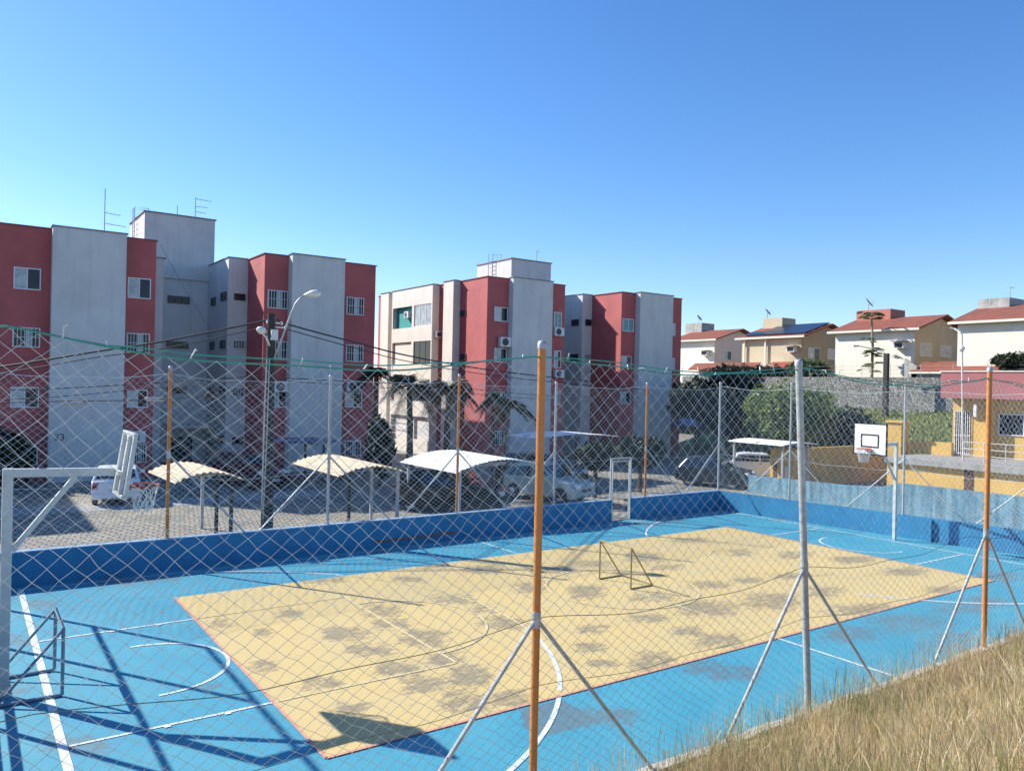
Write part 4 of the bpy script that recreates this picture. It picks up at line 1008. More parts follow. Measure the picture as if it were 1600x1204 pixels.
cable([(431, 506), (455, 516), (560, 545), (640, 565), (760, 585), (900, 600), (1100, 617), (1380, 606)], [14.5, 14.8, 16.5, 18, 21, 25, 33, 48], .017, 'thin black cable just under the thick one right of the pole', group=GC)
cable([(425, 586), (330, 592), (240, 598), (80, 607), (-120, 612)], [14.5, 15, 15.4, 16.2, 17], .016, 'first telecom cable left of the pole, crossing the grey panel', group=GC)
cable([(425, 588), (330, 600), (240, 606), (80, 620), (-120, 630)], [14.45, 15, 15.4, 16.2, 17], .013, 'second telecom cable left of the pole, crossing the grey panel', group=GC)
tc = cable([(425, 596), (330, 617), (240, 624), (140, 626), (80, 627), (-120, 632)], [14.4, 15, 15.4, 15.9, 16.2, 17], .015, 'lowest sagging telecom cable with splice boxes left of the pole', group=GC)
for (pa, pb, Y) in (((97, 631), (139, 629), 15.95), ((226, 623), (257, 624), 15.4)):
    a, b_ = PY(*pa, Y), PY(*pb, Y); MB().tube([a, a * .9 + b_ * .1, a * .1 + b_ * .9, b_], [.025, .06, .06, .02], 8).build('splice_box', M['dish'], tc)
q = PY(329, 617, 15.0); MB().ring(q - (0, 0, .02), .14, .02, 'y', 18, 6).ring(q + (0.02, .03, 0), .10, .02, 'y', 18, 6).build('cable_coil', M['wire'], tc)
cable([(431, 590), (560, 596), (700, 604), (860, 618), (1060, 625)], [14.5, 17, 20, 25, 33], .014, 'low telecom cable running right from the pole behind the net', group=GC)
cable([(431, 594), (560, 603), (700, 612), (860, 624), (1060, 632)], [14.5, 17, 20, 25, 33], .012, 'lowest thin cable running right from the pole behind the net', group=GC)

# ================================================================== CARPORTS
def carport(x0, x1, y0, y1, ze, rise, mt, label, posts, corr=0.045, pitch=0.18, skew=0.0, thick=0.012, ztilt=0.0):
    t = thing('carport', ((x0 + x1) / 2, (y0 + y1) / 2, 0), label, 'carport', 'carports in the parking')
    nx = max(24, int((x1 - x0) / pitch * 6)); ny = 8
    V = []; F = []
    for side in (0, 1):
        for j in range(ny + 1):
            for i in range(nx + 1):
                s = i / nx; x = x0 + (x1 - x0) * s + skew * (j / ny)
                z = ze + rise * (1 - (2 * s - 1) ** 2) + ztilt * s + corr * math.sin(2 * math.pi * s * (x1 - x0) / pitch) * 0.5 - side * thick
                V.append((x, y0 + (y1 - y0) * j / ny + (0.05 * ((i // 6) % 2) * (1 if j in (0, ny) else 0)), z))
    n1 = (nx + 1) * (ny + 1)
    for j in range(ny):
        for i in range(nx):
            a = j * (nx + 1) + i; F.append((a, a + 1, a + nx + 2, a + nx + 1)); F.append((n1 + a, n1 + a + nx + 1, n1 + a + nx + 2, n1 + a + 1))
    for i in range(nx):
        F.append((i, n1 + i, n1 + i + 1, i + 1)); k = ny * (nx + 1) + i; F.append((k, k + 1, n1 + k + 1, n1 + k))
    for j in range(ny):
        k = j * (nx + 1); F.append((k, k + nx + 1, n1 + k + nx + 1, n1 + k)); k += nx; F.append((k, n1 + k, n1 + k + nx + 1, k + nx + 1))
    link_mesh('roof', V, F, mt, t)
    for (px_, py_, m_) in posts:
        s = np.clip((px_ - x0) / (x1 - x0), 0, 1); zt = ze + rise * (1 - (2 * s - 1) ** 2) + ztilt * s - .06
        MB().box(px_ - .045, px_ + .045, py_ - .045, py_ + .045, 0, zt).build('post', m_, t)
    MB().box(x0 + .15, x1 - .1, (y0 + y1) / 2 - .05, (y0 + y1) / 2 + .05, ze - .02, ze + .07).box((x0 + x1) / 2 - .04, (x0 + x1) / 2 + .04, y0 + .2, y1 - .2, ze + rise - .17, ze + rise - .08).build('roof_frame', M['galv'], t)
    return t
dk = M['pole']; gv = M['galv']
carport(1.02, 2.92, 13.7, 16.9, 1.84, 0.27, M['fibre'], 'arched beige corrugated carport roof at the left behind the hoop net', [(2.30, 14.3, dk), (2.72, 14.3, dk), (2.45, 16.6, gv)], skew=-.12)
carport(5.68, 8.05, 13.4, 17.7, 1.84, 0.27, M['fibre'], 'arched beige corrugated carport roof right of the utility pole', [(6.9, 15.4, dk), (7.9, 15.8, gv), (7.95, 13.9, gv)], skew=.05)
carport(9.55, 13.0, 12.85, 16.9, 1.82, 0.30, M['metalroof'], 'bright white arched carport roof over the black car', [(12.55, 14.9, dk), (9.75, 16.6, gv), (12.6, 16.6, gv), (9.9, 13.2, gv)], corr=0.02, ztilt=.16)
carport(18.9, 24.2, 20.9, 23.4, 2.22, 0.16, M['metalroof'], 'low white carport roof seen edge on behind the orange middle post', [(19.2, 21.2, dk), (21.6, 21.2, dk), (24.0, 21.2, dk)], corr=0.02)
carport(28.3, 31.2, 13.9, 17.2, 2.15, 0.12, M['metalroof'], 'small cream white carport roof above the white car by the yellow block', [(28.6, 14.1, gv), (30.6, 14.1, gv), (28.6, 17, gv)], corr=0.02)
a0, a1, z0, z1 = px_rect(440, 532, 686, 694, 'y', 27.0)
carport(a0, a1, 26.0, 29.3, z1 - .12, 0.05, M['bluecanopy'], 'flat dark blue canopy on black posts against the left block', [(a0 + .9, 26.3, dk), (a0 + 1.8, 26.3, dk), (a1 - .2, 26.3, dk)], corr=0.02)
a0, a1, z0, z1 = px_rect(1045, 1128, 668, 690, 'y', 30.0)
carport(a0, a1 + 1.0, 27.5, 32.5, 2.2, 0.35, M['bluecanopy'], 'dark blue canopy in the shade of the trees right of the middle block', [(a0 + .5, 28, dk), (a1, 28, dk)], corr=0.02)

# ================================================================== CARS
def at_d0(px, py, D): return CAMP + ray(px, py) * D
def car(loc, heading, paint, label, kind='hatch', L=3.9, W=1.66, H=1.46):
    """local frame: +x is the nose"""
    t = thing('parked_car', (0, 0, 0), label, 'car', 'cars parked behind the court')
    hl = L / 2
    if kind == 'hatch':   low = [(-hl, .42), (-hl, .80), (-hl + .12, .92)]; gh = [(-hl + .18, .93), (-hl + .55, H - .05), (-hl + 1.0, H), (hl - 1.75, H - .03), (hl - 1.02, .96)]
    elif kind == 'suv':   low = [(-hl, .50), (-hl, .95), (-hl + .08, 1.02)]; gh = [(-hl + .10, 1.03), (-hl + .35, H - .04), (-hl + .8, H), (hl - 1.75, H - .03), (hl - 1.12, 1.06)]
    else:                 low = [(-hl, .48), (-hl, .92), (-hl + .05, .97)]; gh = [(-hl + .05, .97), (-hl + .45, H - .06), (-hl + .85, H), (hl - 1.95, H - .03), (hl - 1.20, 1.0)]
    belt0, belt1 = gh[0][1], gh[-1][1]
    nose = [(hl - .25, belt1 - .10), (hl - .05, belt1 - .24), (hl, .62), (hl, .30), (hl - .1, .22)]
    prof = low + gh + nose + [(-hl + .1, .24)]
    V = []; F = []
    ys = [(-1.0, 1.0), (-.94, 1), (-.6, 1), (.6, 1), (.94, 1), (1.0, 1.0)]
    n = len(prof); cols = len(ys)
    belt = lambda x: belt0 + (belt1 - belt0) * (x + hl) / L
    for (f_, _) in ys:
        for (x, z) in prof:
            up_k = max(0.0, (z - belt(x)) / (H - belt(x))); y = f_ * W / 2 * (1 - 0.18 * up_k)
            e = abs(f_); 
            if e > .99: xx = x * 0.985; zz = z - .02 if z > .3 else z + .03
            elif e > .9: xx = x; zz = z
            else: xx = x * (1.012 if abs(x) > hl * .9 else 1.0); zz = z + (.02 if up_k > .5 else 0.012)
            V.append((xx, y, zz))
    for c in range(cols - 1):
        for i in range(n):
            a = c * n + i; b_ = c * n + (i + 1) % n; F.append((a, b_, b_ + n, a + n))
    F.append(tuple(range(n - 1, -1, -1))); F.append(tuple(range((cols - 1) * n, cols * n)))
    body = link_mesh('body', V, F, paint, t, smooth=False)
    md = body.modifiers.new('bevel', 'BEVEL'); md.width = .03; md.segments = 3; md.limit_method = 'ANGLE'; md.angle_limit = R(25)
    # side glass just proud of the tumblehome, split by the door pillar
    g = gh; zt = H - .12
    for s in (-1, 1):
        def pt(x, z):
            k = max(0, (z - belt(x)) / (H - belt(x))); return (x, s * (W / 2 * (1 - 0.18 * k) + .004), z)
        def edge(xa, za, xb, zb, z): return xa + (xb - xa) * (z - za) / (zb - za)
        xr_b, xr_t = edge(*g[0], *g[1], belt(g[0][0]) + .05) + .12, edge(*g[0], *g[1], zt) + .14
        xf_b, xf_t = edge(*g[4], *g[3], belt1 + .04) - .14, edge(*g[4], *g[3], zt) - .10
        mb = MB(); mids = [(-.30, -.28), (-.20, -.20)] if kind != 'pickup' else [(-.6, -.6), (-.5, -.52)]
        zb_ = belt(0) + .05
        q1 = [pt(xr_b, zb_), pt(mids[0][0], zb_), pt(mids[0][1], zt), pt(xr_t, zt)]; q2 = [pt(mids[1][0], zb_), pt(xf_b, zb_), pt(xf_t, zt), pt(mids[1][1], zt)]
        for qq in (q1, q2): mb.add(qq if s < 0 else qq[::-1], [(0, 1, 2, 3)])
        mb.build('side_window', M['carglass'], t)
        MB().box(xf_b - .22, xf_b - .06, min(s * (W / 2 - .02), s * (W / 2 + .16)), max(s * (W / 2 - .02), s * (W / 2 + .16)), zb_ - .02, zb_ + .12).build('wing_mirror', paint, t, bevel=.03)
        MB().box(-.28, -.14, min(s * W / 2, s * (W / 2 + .015)), max(s * W / 2, s * (W / 2 + .015)), zb_ - .14, zb_ - .11).build('door_handle', M['black'], t)
    def slab(xa, za, xb, zb, k0, k1, off, name, mt):
        d_ = np.array([xb - xa, zb - za]); nn = np.array([d_[1], -d_[0]]) / np.linalg.norm(d_) * off
        p0 = np.array([xa, za]) + d_ * k0 + nn; p1 = np.array([xa, za]) + d_ * k1 + nn
        w0 = W / 2 * (1 - .18 * max(0, (p0[1] - belt(p0[0])) / (H - belt(p0[0])))) - .10; w1 = W / 2 * (1 - .18 * max(0, (p1[1] - belt(p1[0])) / (H - belt(p1[0])))) - .10
        MB().add([(p0[0], -w0, p0[1]), (p0[0], w0, p0[1]), (p1[0], w1, p1[1]), (p1[0], -w1, p1[1])], [(0, 1, 2, 3)]).build(name, mt, t)
    slab(g[3][0], g[3][1], g[4][0], g[4][1], .10, .92, -.035, 'windscreen', M['carglass'])
    slab(g[0][0], g[0][1], g[1][0], g[1][1], .12, .90, -.035, 'rear_window', M['carglass'])
    for xw in (-hl + .68, hl - .76):
        for s in (-1, 1):
            yw = s * (W / 2 - .09); rr = .30 if kind == 'hatch' else .335
            ty = MB(); pts = [(xw + (rr - .07) * math.cos(2 * math.pi * k / 20), yw, rr + (rr - .07) * math.sin(2 * math.pi * k / 20)) for k in range(21)]
            ty.tube(pts, .095, 8, cap=False); wh = ty.build('wheel', M['rubber'], t, smooth=True)
            rimm = MB(); yo = s * (W / 2 + .0)
            for (ra, rb, dd) in ((rr - .10, rr - .14, 0.0),):
                n_ = 20; V2 = [(xw + r_ * math.cos(2 * math.pi * k / n_), yo - s * dd2, rr + r_ * math.sin(2 * math.pi * k / n_)) for (r_, dd2) in ((rr - .09, .02), (rr - .13, 0.0), (.07, .03), (.001, .02)) for k in range(n_)]
                rimm.add(V2, [(i * n_ + k, i * n_ + (k + 1) % n_, (i + 1) * n_ + (k + 1) % n_, (i + 1) * n_ + k) for i in range(3) for k in range(n_)])
            rimm.build('rim', M['rim'], wh)
            # dark wheel arch
            ar = MB(); n_ = 14; ro = rr + .055
            V2 = [(xw + ro * math.cos(math.pi * k / n_), s * (W / 2 + .006), rr + ro * math.sin(math.pi * k / n_)) for k in range(n_ + 1)] + [(xw, s * (W / 2 + .006), .22)]
            V2 = [(xw - ro, s * (W / 2 + .006), .24)] + V2[:-1][::-1] + [(xw + ro, s * (W / 2 + .006), .24)]
            ar.add(V2, [tuple(range(len(V2)))]); ar.build('wheel_arch', M['black'], t)
    zl = belt1 - .30
    for s in (-1, 1):
        MB().box(hl - .16, hl + .012, min(s * (W / 2 - .42), s * (W / 2 - .07)), max(s * (W / 2 - .42), s * (W / 2 - .07)), zl, zl + .16).build('headlight', M['headlight'], t, bevel=.03)
        MB().box(-hl - .012, -hl + .12, min(s * (W / 2 - .24), s * (W / 2 - .03)), max(s * (W / 2 - .24), s * (W / 2 - .03)), belt0 - .30, belt0 - .06).build('tail_light', M['taillight'], t, bevel=.02)
    MB().box(hl - .03, hl + .03, -.42, .42, .50, .60).build('front_grille', M['black'], t)
    MB().box(hl - .1, hl + .045, -W / 2 + .06, W / 2 - .06, .30, .46).build('front_bumper', paint, t, bevel=.04)
    MB().box(-hl - .05, -hl + .1, -W / 2 + .05, W / 2 - .05, .30, .48).build('rear_bumper', paint, t, bevel=.04)
    MB().box(hl + .046, hl + .056, -.20, .20, .35, .45).build('number_plate', M['plate'], t)
    MB().box(-hl - .062, -hl - .051, -.20, .20, .55, .66).build('number_plate', M['plate'], t)
    t.location = loc; t.rotation_euler = (0, 0, heading)
    return t
car((1.15, 24.3, 0), R(80), M['carwhite'], 'white hatchback seen from behind, parked against the left block', L=3.6, W=1.6, H=1.36)
car((11.35, 15.95, 0), R(-50), M['carblack'], 'glossy black car under the bright white carport roof', 'suv', L=4.2, W=1.74, H=1.62)
car((16.4, 16.8, 0), R(-70), M['carteal'], 'pale teal compact car with its nose towards the court, beside the gate', 'hatch', L=3.75, W=1.62, H=1.52)
car((26.75, 16.6, 0), R(-68), M['cardark'], 'dark grey car in the sun near the corner of the court', 'hatch', L=3.6, W=1.62, H=1.42)
wc = at_d0(1188, 745, 42.6)
car((wc[0], wc[1], 0), R(-38), M['carwhite'], 'white car half hidden behind the ochre block and old blue wall', 'hatch', L=3.9, W=1.64, H=1.42)
car((18.6, 20.0, 0), R(-70), M['carblack'], 'black car in the deep shade behind the teal car', 'suv', L=4.0, W=1.7, H=1.55)
car((6.9, 26.4, 0), R(-75), mat('car_maroon_paint', (0.10, 0.015, 0.02), 0.2, spec=.7), 'maroon car in the shade behind the second beige carport', 'hatch', L=3.9)

# ================================================================== VEGETATION
def leaf_cloud(c, rad, n, size, seed, shell=0.42, lump=0.50, flat=1.0, droop=0.0):
    g = np.random.default_rng(seed)
    d = g.normal(size=(n, 3)); d /= np.linalg.norm(d, axis=1)[:, None]
    th = np.arctan2(d[:, 1], d[:, 0]) * 2.2; ph = d[:, 2] * 3.2
    k = 1 + lump * (vnoise(th + 20, ph + 20, seed, 3) - 0.5) * 2
    rr = (shell + (1 - shell) * g.random(n) ** 0.6) * k
    P = np.array(c) + d * rr[:, None] * np.array(rad)
    nrm = d * .6 + g.normal(size=(n, 3)) * .6 + np.array([0, 0, .35]); nrm /= np.linalg.norm(nrm, axis=1)[:, None]
    a = np.cross(nrm, g.normal(size=(n, 3))); a /= np.linalg.norm(a, axis=1)[:, None]; b_ = np.cross(nrm, a)
    s = size * (0.45 + 1.1 * g.random(n) ** 1.6)[:, None]
    V = np.stack([P - a * s, P + b_ * s * .45, P + a * s, P - b_ * s * .45], 1)
    V[:, 0, 2] -= droop * s[:, 0]; V[:, 2, 2] -= droop * s[:, 0]
    F = (np.arange(n)[:, None] * 4 + np.arange(4)[None]).reshape(-1, 4)
    return V.reshape(-1, 3), F
def tree(base, clouds, leafm, label, cat, name, trunk=None, group=None, size=.16, bark='bark'):
    t = thing(name, base, label, cat, group)
    Vs, Fs, k = [], [], 0
    for i, (c, rad, n) in enumerate(clouds):
        V, F = leaf_cloud(c, rad, n, size, 100 + i + int(abs(base[0] * 13)))
        Vs.append(V); Fs.append(F + k); k += len(V)
    link_mesh('crown', np.concatenate(Vs), np.concatenate(Fs), leafm, t)
    if trunk:
        mb = MB()
        zc = max(c[2] for c, _, _ in clouds)
        mb.tube([(base[0], base[1], base[2] - .1), (base[0] + .05, base[1], base[2] + trunk[1] * .5), (base[0], base[1], base[2] + trunk[1])], [trunk[0], trunk[0] * .75, trunk[0] * .5], 8)
        for (c, rad, n) in clouds[:7]:
            e = np.array(c); s_ = np.array([base[0], base[1], base[2] + trunk[1] * .8]); mb.tube([s_, (s_ + e) / 2 + (0, 0, .15), e], [trunk[0] * .45, trunk[0] * .3, .02], 6)
        mb.build('trunk', M[bark], t)
    return t
def at_d(px, py, D):
    return CAMP + ray(px, py) * D
# round clipped tree near the yellow walls
c = at_d(1234, 655, 46.3); zb = 0.2
cl = [((c[0], c[1], c[2] - .1), (2.55, 2.55, 2.15), 9500)]
for k in range(9):
    a_ = k * 2.4; cl.append(((c[0] + 1.5 * math.cos(a_), c[1] + 1.5 * math.sin(a_), c[2] + .7 * math.sin(k * 1.7) + .25), (1.15, 1.15, 1.0), 1500))
tree((c[0], c[1], zb), cl, M['leaf_round'], 'dense round clipped green tree standing behind the thick grey post', 'tree', 'round_tree', (.16, 1.6), size=.13)
# dark trees in the shade right of the middle block and behind the round tree
DT = [(2, 715, 32.5, (1.0, .9, 1.1), 'dark shrub at the left picture edge in front of the left block'), (930, 712, 34, (.7, .7, .5), 'dark shaded shrub at the foot of the middle block, left of the others'), (1000, 706, 36, (1.0, .9, .6), 'dark shaded shrub below the right grey panel of the middle block'),
      (1092, 625, 52, (1.9, 1.7, 1.4), 'dark tree beside the red end of the middle block'), (1135, 632, 52, (1.7, 1.7, 2.1), 'dark tree between the middle block and the round tree'),
      (1166, 640, 53, (1.6, 1.7, 2.2), 'dark tree directly left of the round green tree'), (1302, 672, 50, (2.4, 1.9, 1.5), 'dark bush right of the round tree, above the shaded ochre wall')]  # the bush's dark leaves also stand for the round tree's shaded half
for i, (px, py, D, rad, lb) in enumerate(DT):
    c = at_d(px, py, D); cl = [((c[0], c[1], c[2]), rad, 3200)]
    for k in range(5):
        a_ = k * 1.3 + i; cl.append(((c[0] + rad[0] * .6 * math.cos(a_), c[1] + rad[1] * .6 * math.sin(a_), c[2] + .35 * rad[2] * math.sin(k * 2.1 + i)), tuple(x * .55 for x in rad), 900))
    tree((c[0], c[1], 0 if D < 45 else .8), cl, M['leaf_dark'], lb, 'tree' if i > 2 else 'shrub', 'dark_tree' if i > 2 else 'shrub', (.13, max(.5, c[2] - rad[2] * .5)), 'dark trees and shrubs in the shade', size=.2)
# shrubs by the flank of the middle block
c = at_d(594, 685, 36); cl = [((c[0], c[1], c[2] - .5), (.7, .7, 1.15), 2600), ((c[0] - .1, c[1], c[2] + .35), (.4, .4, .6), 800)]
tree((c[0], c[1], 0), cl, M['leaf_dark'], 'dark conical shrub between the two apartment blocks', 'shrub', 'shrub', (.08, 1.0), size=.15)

def palm(base, h, nf, L, label, seed, lean=(0, 0), r=.10, leafm='leaf_palm', fan=True):
    g = random.Random(seed)
    t = thing('palm_tree', base, label, 'palm tree', 'palms in front of the middle block')
    top = np.array([base[0] + lean[0], base[1] + lean[1], base[2] + h])
    mb = MB(); pts = [np.array(base) * (1 - k / 8) + top * (k / 8) + np.array([lean[0] * -.15 * math.sin(math.pi * k / 8), 0, 0]) for k in range(9)]
    mb.tube(pts, [r * (1.25 - .35 * k / 8) * (1 + .07 * (k % 2)) for k in range(9)], 9); mb.build('trunk', M['bark'], t)
    mb = MB()
    for i in range(nf):
        az = 2 * math.pi * i / nf * 2.4 + g.uniform(-.3, .3); el = g.uniform(-.35, 1.15); ln = L * g.uniform(.75, 1.1)
        dh = np.array([math.cos(az), math.sin(az), 0]); sd_ = np.array([-math.sin(az), math.cos(az), 0])
        rach = []
        for k in range(9):
            s = k / 8; rach.append(top + dh * ln * (s * math.cos(el) * .95) + np.array([0, 0, ln * (math.sin(el) * s - .75 * s * s)]))
        mb.tube(rach, [.022 - .018 * k / 8 for k in range(9)], 4)
        for k in range(1, 9):
            for q in (0, .33, .66):
                if k == 8 and q > 0: continue
                p = rach[k] * (1 - q) + rach[min(k + 1, 8)] * q if k < 8 else rach[8]
                tl = rach[k] - rach[k - 1]; tl = tl / np.linalg.norm(tl)
                ll = ln * .34 * (math.sin(math.pi * min(1, .12 + .86 * (k + q) / 8.5)) * .8 + .2)
                for s in (-1, 1):
                    tip = p + (sd_ * s * .8 + tl * .55) * ll + np.array([0, 0, -ll * g.uniform(.15, .55)]); wv_ = np.array([0, 0, 1.0]) * .012 + tl * .028
                    mb.add([p - wv_, p + wv_, (p + tip) / 2 + wv_ * .8 + (0, 0, .02), tip, (p + tip) / 2 - wv_ * .8 + (0, 0, .02)], [(0, 1, 2, 4), (4, 2, 3)])
    mb.build('crown', M[leafm], t)
    return t
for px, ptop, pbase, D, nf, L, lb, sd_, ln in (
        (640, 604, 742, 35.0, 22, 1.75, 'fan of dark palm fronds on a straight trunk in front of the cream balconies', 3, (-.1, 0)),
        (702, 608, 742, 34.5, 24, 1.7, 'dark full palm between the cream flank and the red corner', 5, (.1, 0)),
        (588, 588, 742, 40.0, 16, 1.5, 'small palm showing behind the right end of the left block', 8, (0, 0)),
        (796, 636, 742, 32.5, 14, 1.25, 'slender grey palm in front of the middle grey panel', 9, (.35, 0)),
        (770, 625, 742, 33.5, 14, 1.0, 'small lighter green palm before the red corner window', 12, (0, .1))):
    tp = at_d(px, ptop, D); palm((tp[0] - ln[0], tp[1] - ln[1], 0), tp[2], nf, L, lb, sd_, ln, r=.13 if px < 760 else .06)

# ================================================================== RIGHT SIDE: OLD WALL, YELLOW WALLS, SLOPE, STONE WALL
XB = 26.4
a = PX(1168, 742, XB); e = PX(1600, 775, XB)
ow = thing('old_wall', (XB, 6, 0), 'old flaking pale blue wall behind the end of the court', 'wall')
mb = MB()
tops = [(14.35, .80), (12.0, .84), (9.4, .90), (7.9, 1.02), (7.2, 1.24), (5.0, 1.27), (1.0, 1.27), (-6, 1.3)]
for (ya, za), (yb2, zb) in zip(tops[:-1], tops[1:]):
    mb.prism([(ya, -.1), (yb2, -.1), (yb2, zb), (ya, za)], 'x', XB, XB + .2)
mb.build('wall', M['oldblue'], ow)
sheet('side_path', 21.0, 60, -6, YF + 0.04, -0.012, 100, M['conc'])
sheet('side_yard', 26.6, 60, YF + 0.04, 60, -0.02, 100, M['cobble'])

XW = 29.9
yb = thing('yellow_boundary_block', (XW, 17, 0), 'low ochre block with dark arched niche beside the white car', 'wall')
y0, y1, z0, z1 = px_rect(1203, 1240, 701, 748, 'x', XW)
MB().box(XW, XW + 1.4, y0, y1, -.1, z1).build('wall', M['yellowwall'], yb)
a0, a1, z0, z1n = px_rect(1208, 1214, 722, 745, 'x', XW)
mb = MB(); n_ = 10; poly = [(a0, .0), (a1, .0)] + [((a0 + a1) / 2 + (a1 - a0) / 2 * math.cos(math.pi * k / n_), z1n - .25 + .25 * math.sin(math.pi * k / n_)) for k in range(n_ + 1)]
mb.prism(poly, 'x', XW - .02, XW - .004); mb.build('niche', M['timber'], yb)  # flat dark panel, its colour stands for the shade in the niche
MB().box(XW - .12, XW - .02, *sorted((PX(1229, 730, XW)[1], PX(1232, 730, XW)[1])), 0, PX(1230, 728, XW)[2]).build('pipe_stub', M['wframe'], yb)
# shaded ochre wall facing the court, running right from the block
YS = y0
yw = thing('ochre_wall', (36, YS, 0), 'long shaded ochre wall between the ochre block and the hoop board', 'wall')
p1 = PX(1240, 697, XW + 1.4)
xo = PY(1392, 700, YS)[0]; zo = PY(1320, 697, YS)[2]
MB().box(XW + 1.41, xo + 2, YS, YS + .2, -.1, zo).build('wall', M['yellowwall'], yw)
XT = 33.4
tw_ = thing('terrace_wall', (XT, 7, 0), 'long sunlit yellow terrace wall with grey slab edge below the yellow building', 'wall')
yT, _, _, zT = px_rect(1386, 1600, 728, 770, 'x', XT)
yE = PX(1386, 728, XT)[1]
MB().box(XT, XT + .3, -10, yE, -.2, 1.42).build('wall', M['yellowwall'], tw_)
MB().box(XT - .25, XT + 12, -10, yE, 1.42, 1.70).build('slab', M['conc'], tw_)
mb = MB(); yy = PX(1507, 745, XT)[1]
mb.box(XT - .05, XT - .004, yy - .35, yy, -.1, 1.38); mb.build('dark_wall_strip', M['timber'], tw_)  # flat dark upright strip on the yellow wall face
# ramp handrail
rl = thing('handrail', (XT + .4, 6, 1.3), 'thin pale handrail on the terrace edge in front of the yellow building', 'railing')
mb = MB(); ya, yb3 = PX(1505, 700, XT + .5)[1], PX(1600, 700, XT + .5)[1] - 2
for z in (2.62, 2.32, 2.02): MB().tube([(XT + .5, ya, z), (XT + .5, yb3, z)], .02, 6).build('rail', M['hpink'], rl)
for k in range(6): MB().tube([(XT + .5, ya + (yb3 - ya) * k / 5, 1.69), (XT + .5, ya + (yb3 - ya) * k / 5, 2.62)], .02, 6).build('rail_post', M['hpink'], rl)
# yellow building
XH = 37.8
yh = thing('yellow_building', (XH, 8, 1.3), 'small yellow building with deep maroon fascia at the right edge', 'building')
yl = PX(1489, 640, XH)[1]
zfb = PX(1540, 623.5, XH)[2]; zft = PX(1540, 580, XH)[2]
MB().box(XH, XH + 8, -6, yl, 1.2, zfb + .5).build('wall', M['yellowwall'], yh)
yf = PX(1470, 600, XH - .9)[1]
MB().box(XH - .9, XH + 9, -7, yf, zfb + .02, zft - .05).build('fascia', M['maroon'], yh)
MB().box(XH - .95, XH + 9.05, -7, yf + .05, zft - .049, zft).build('roof_edge', M['hwhite'], yh)
y0, y1, z0, z1 = px_rect(1562, 1640, 649, 680, 'x', XH)
w_ = window(yh, 'x', XH, y0, y1, z0, z1, 'slide')
y0, y1, z0, z1 = px_rect(1493, 1516, 642, 708, 'x', XH)
dr = MB().box(XH - .03, XH - .004, y0, y1, 1.71, z1).build('door', M['carglass'], yh)
gr = MB()
for k in range(8): yy = y0 + (y1 - y0) * k / 7; gr.box(XH - .09, XH - .07, yy - .015, yy + .015, 1.72, z1)
for zz in (1.8, 2.7, z1 - .03): gr.box(XH - .069, XH - .05, y0, y1, zz, zz + .04)
gr.build('door_grille', M['wframe'], dr)
yy = PX(1520, 640, XH)[1]; MB().box(XH - .55, XH - .004, yy - 1.1, yy - .9, 1.71, zfb).build('side_wall', M['yellowwall'], yh)
lw_ = PX(1524, 640, XH - .6); MB().box(lw_[0] - .06, lw_[0] + .06, lw_[1] - .07, lw_[1] + .07, lw_[2] - .35, lw_[2] + .3).build('wall_lamp', M['acwhite'], yh)
# ochre pillar and short wall on the terrace
XPp = 36.0
y0, y1, z0, z1 = px_rect(1387, 1408, 660, 705, 'x', XPp)
pl = thing('ochre_pillar', (XPp, y0, 1), 'square ochre pillar with flat cap behind the far hoop board', 'pillar')
MB().box(XPp, XPp + .75, y0, y1, .8, z1).build('shaft', M['yellowwall'], pl); MB().box(XPp - .1, XPp + .85, y0 - .1, y1 + .1, z1, z1 + .1).build('cap', M['yellowwall'], pl)
y0, y1, z0, z1 = px_rect(1405, 1484, 689, 712, 'x', XPp + .6)
o = MB().box(XPp + .76, XPp + 1.0, y0, y1 - .5, .9, z1).build('garden_wall', M['yellowwall']); tag(o, 'short orange yellow wall below the grassy slope, left of the yellow building', 'wall')

# slope and stone wall behind, houses above
XS0, XS1 = 43.0, 56.0
def slope_z(X, Y): return np.clip(0.0 + (X - 40.5) / (XS1 - 40.5) * 3.4, -.05, 3.4) + .25 * (vnoise(X * .5, Y * .5, 3) - .5)
sheet('grass_slope', 40.5, 56.2, -20, 34, 0, .5, M['lawn'], zf=slope_z)
sheet('upper_terrace', 56.5, 140, -60, 80, 3.6, 400, M['ground'])
# short lawn tufts on the slope
def tufts(n):
    x = rng.uniform(41, 56, n); y = rng.uniform(-8, 30, n); z = slope_z(x, y); h = rng.uniform(.1, .35, n); a_ = rng.uniform(0, 6.28, n); wd = .05
    V = np.stack([np.stack([x - wd * np.cos(a_), y - wd * np.sin(a_), z], 1), np.stack([x + wd * np.cos(a_), y + wd * np.sin(a_), z], 1), np.stack([x + .1 * np.sin(a_ * 3), y + .1 * np.cos(a_ * 5), z + h], 1)], 1)
    F = (np.arange(n)[:, None] * 3 + np.arange(3)[None])
    tag(link_mesh('slope_grass', V.reshape(-1, 3), F, [mat_leaf('lawn_tuft', (0.24, 0.28, 0.07), (0.14, 0.17, 0.045), 1.2), M['grass_c']], mat_idx=(rng.random(n) < .22).astype(int)), 'rough yellow green grass on the slope under the stone wall', 'grass', kind='stuff')
tufts(26000)
sw = MB().box(56.0, 56.6, -30, 46, 2.6, 6.05).build('stone_retaining_wall', M['rubble']); tag(sw, 'long grey rubble stone retaining wall below the houses', 'wall')
o = MB().box(55.99 - .25, 56.0 - .01, *sorted((PX(1369, 646, 55.9)[1], PX(1378, 646, 55.9)[1])), PX(1370, 651, 55.9)[2], PX(1370, 643, 55.9)[2]).build('meter_box', M['acwhite'], None, bevel=.03); tag(o, 'small white meter box at the foot of the stone wall', 'box')

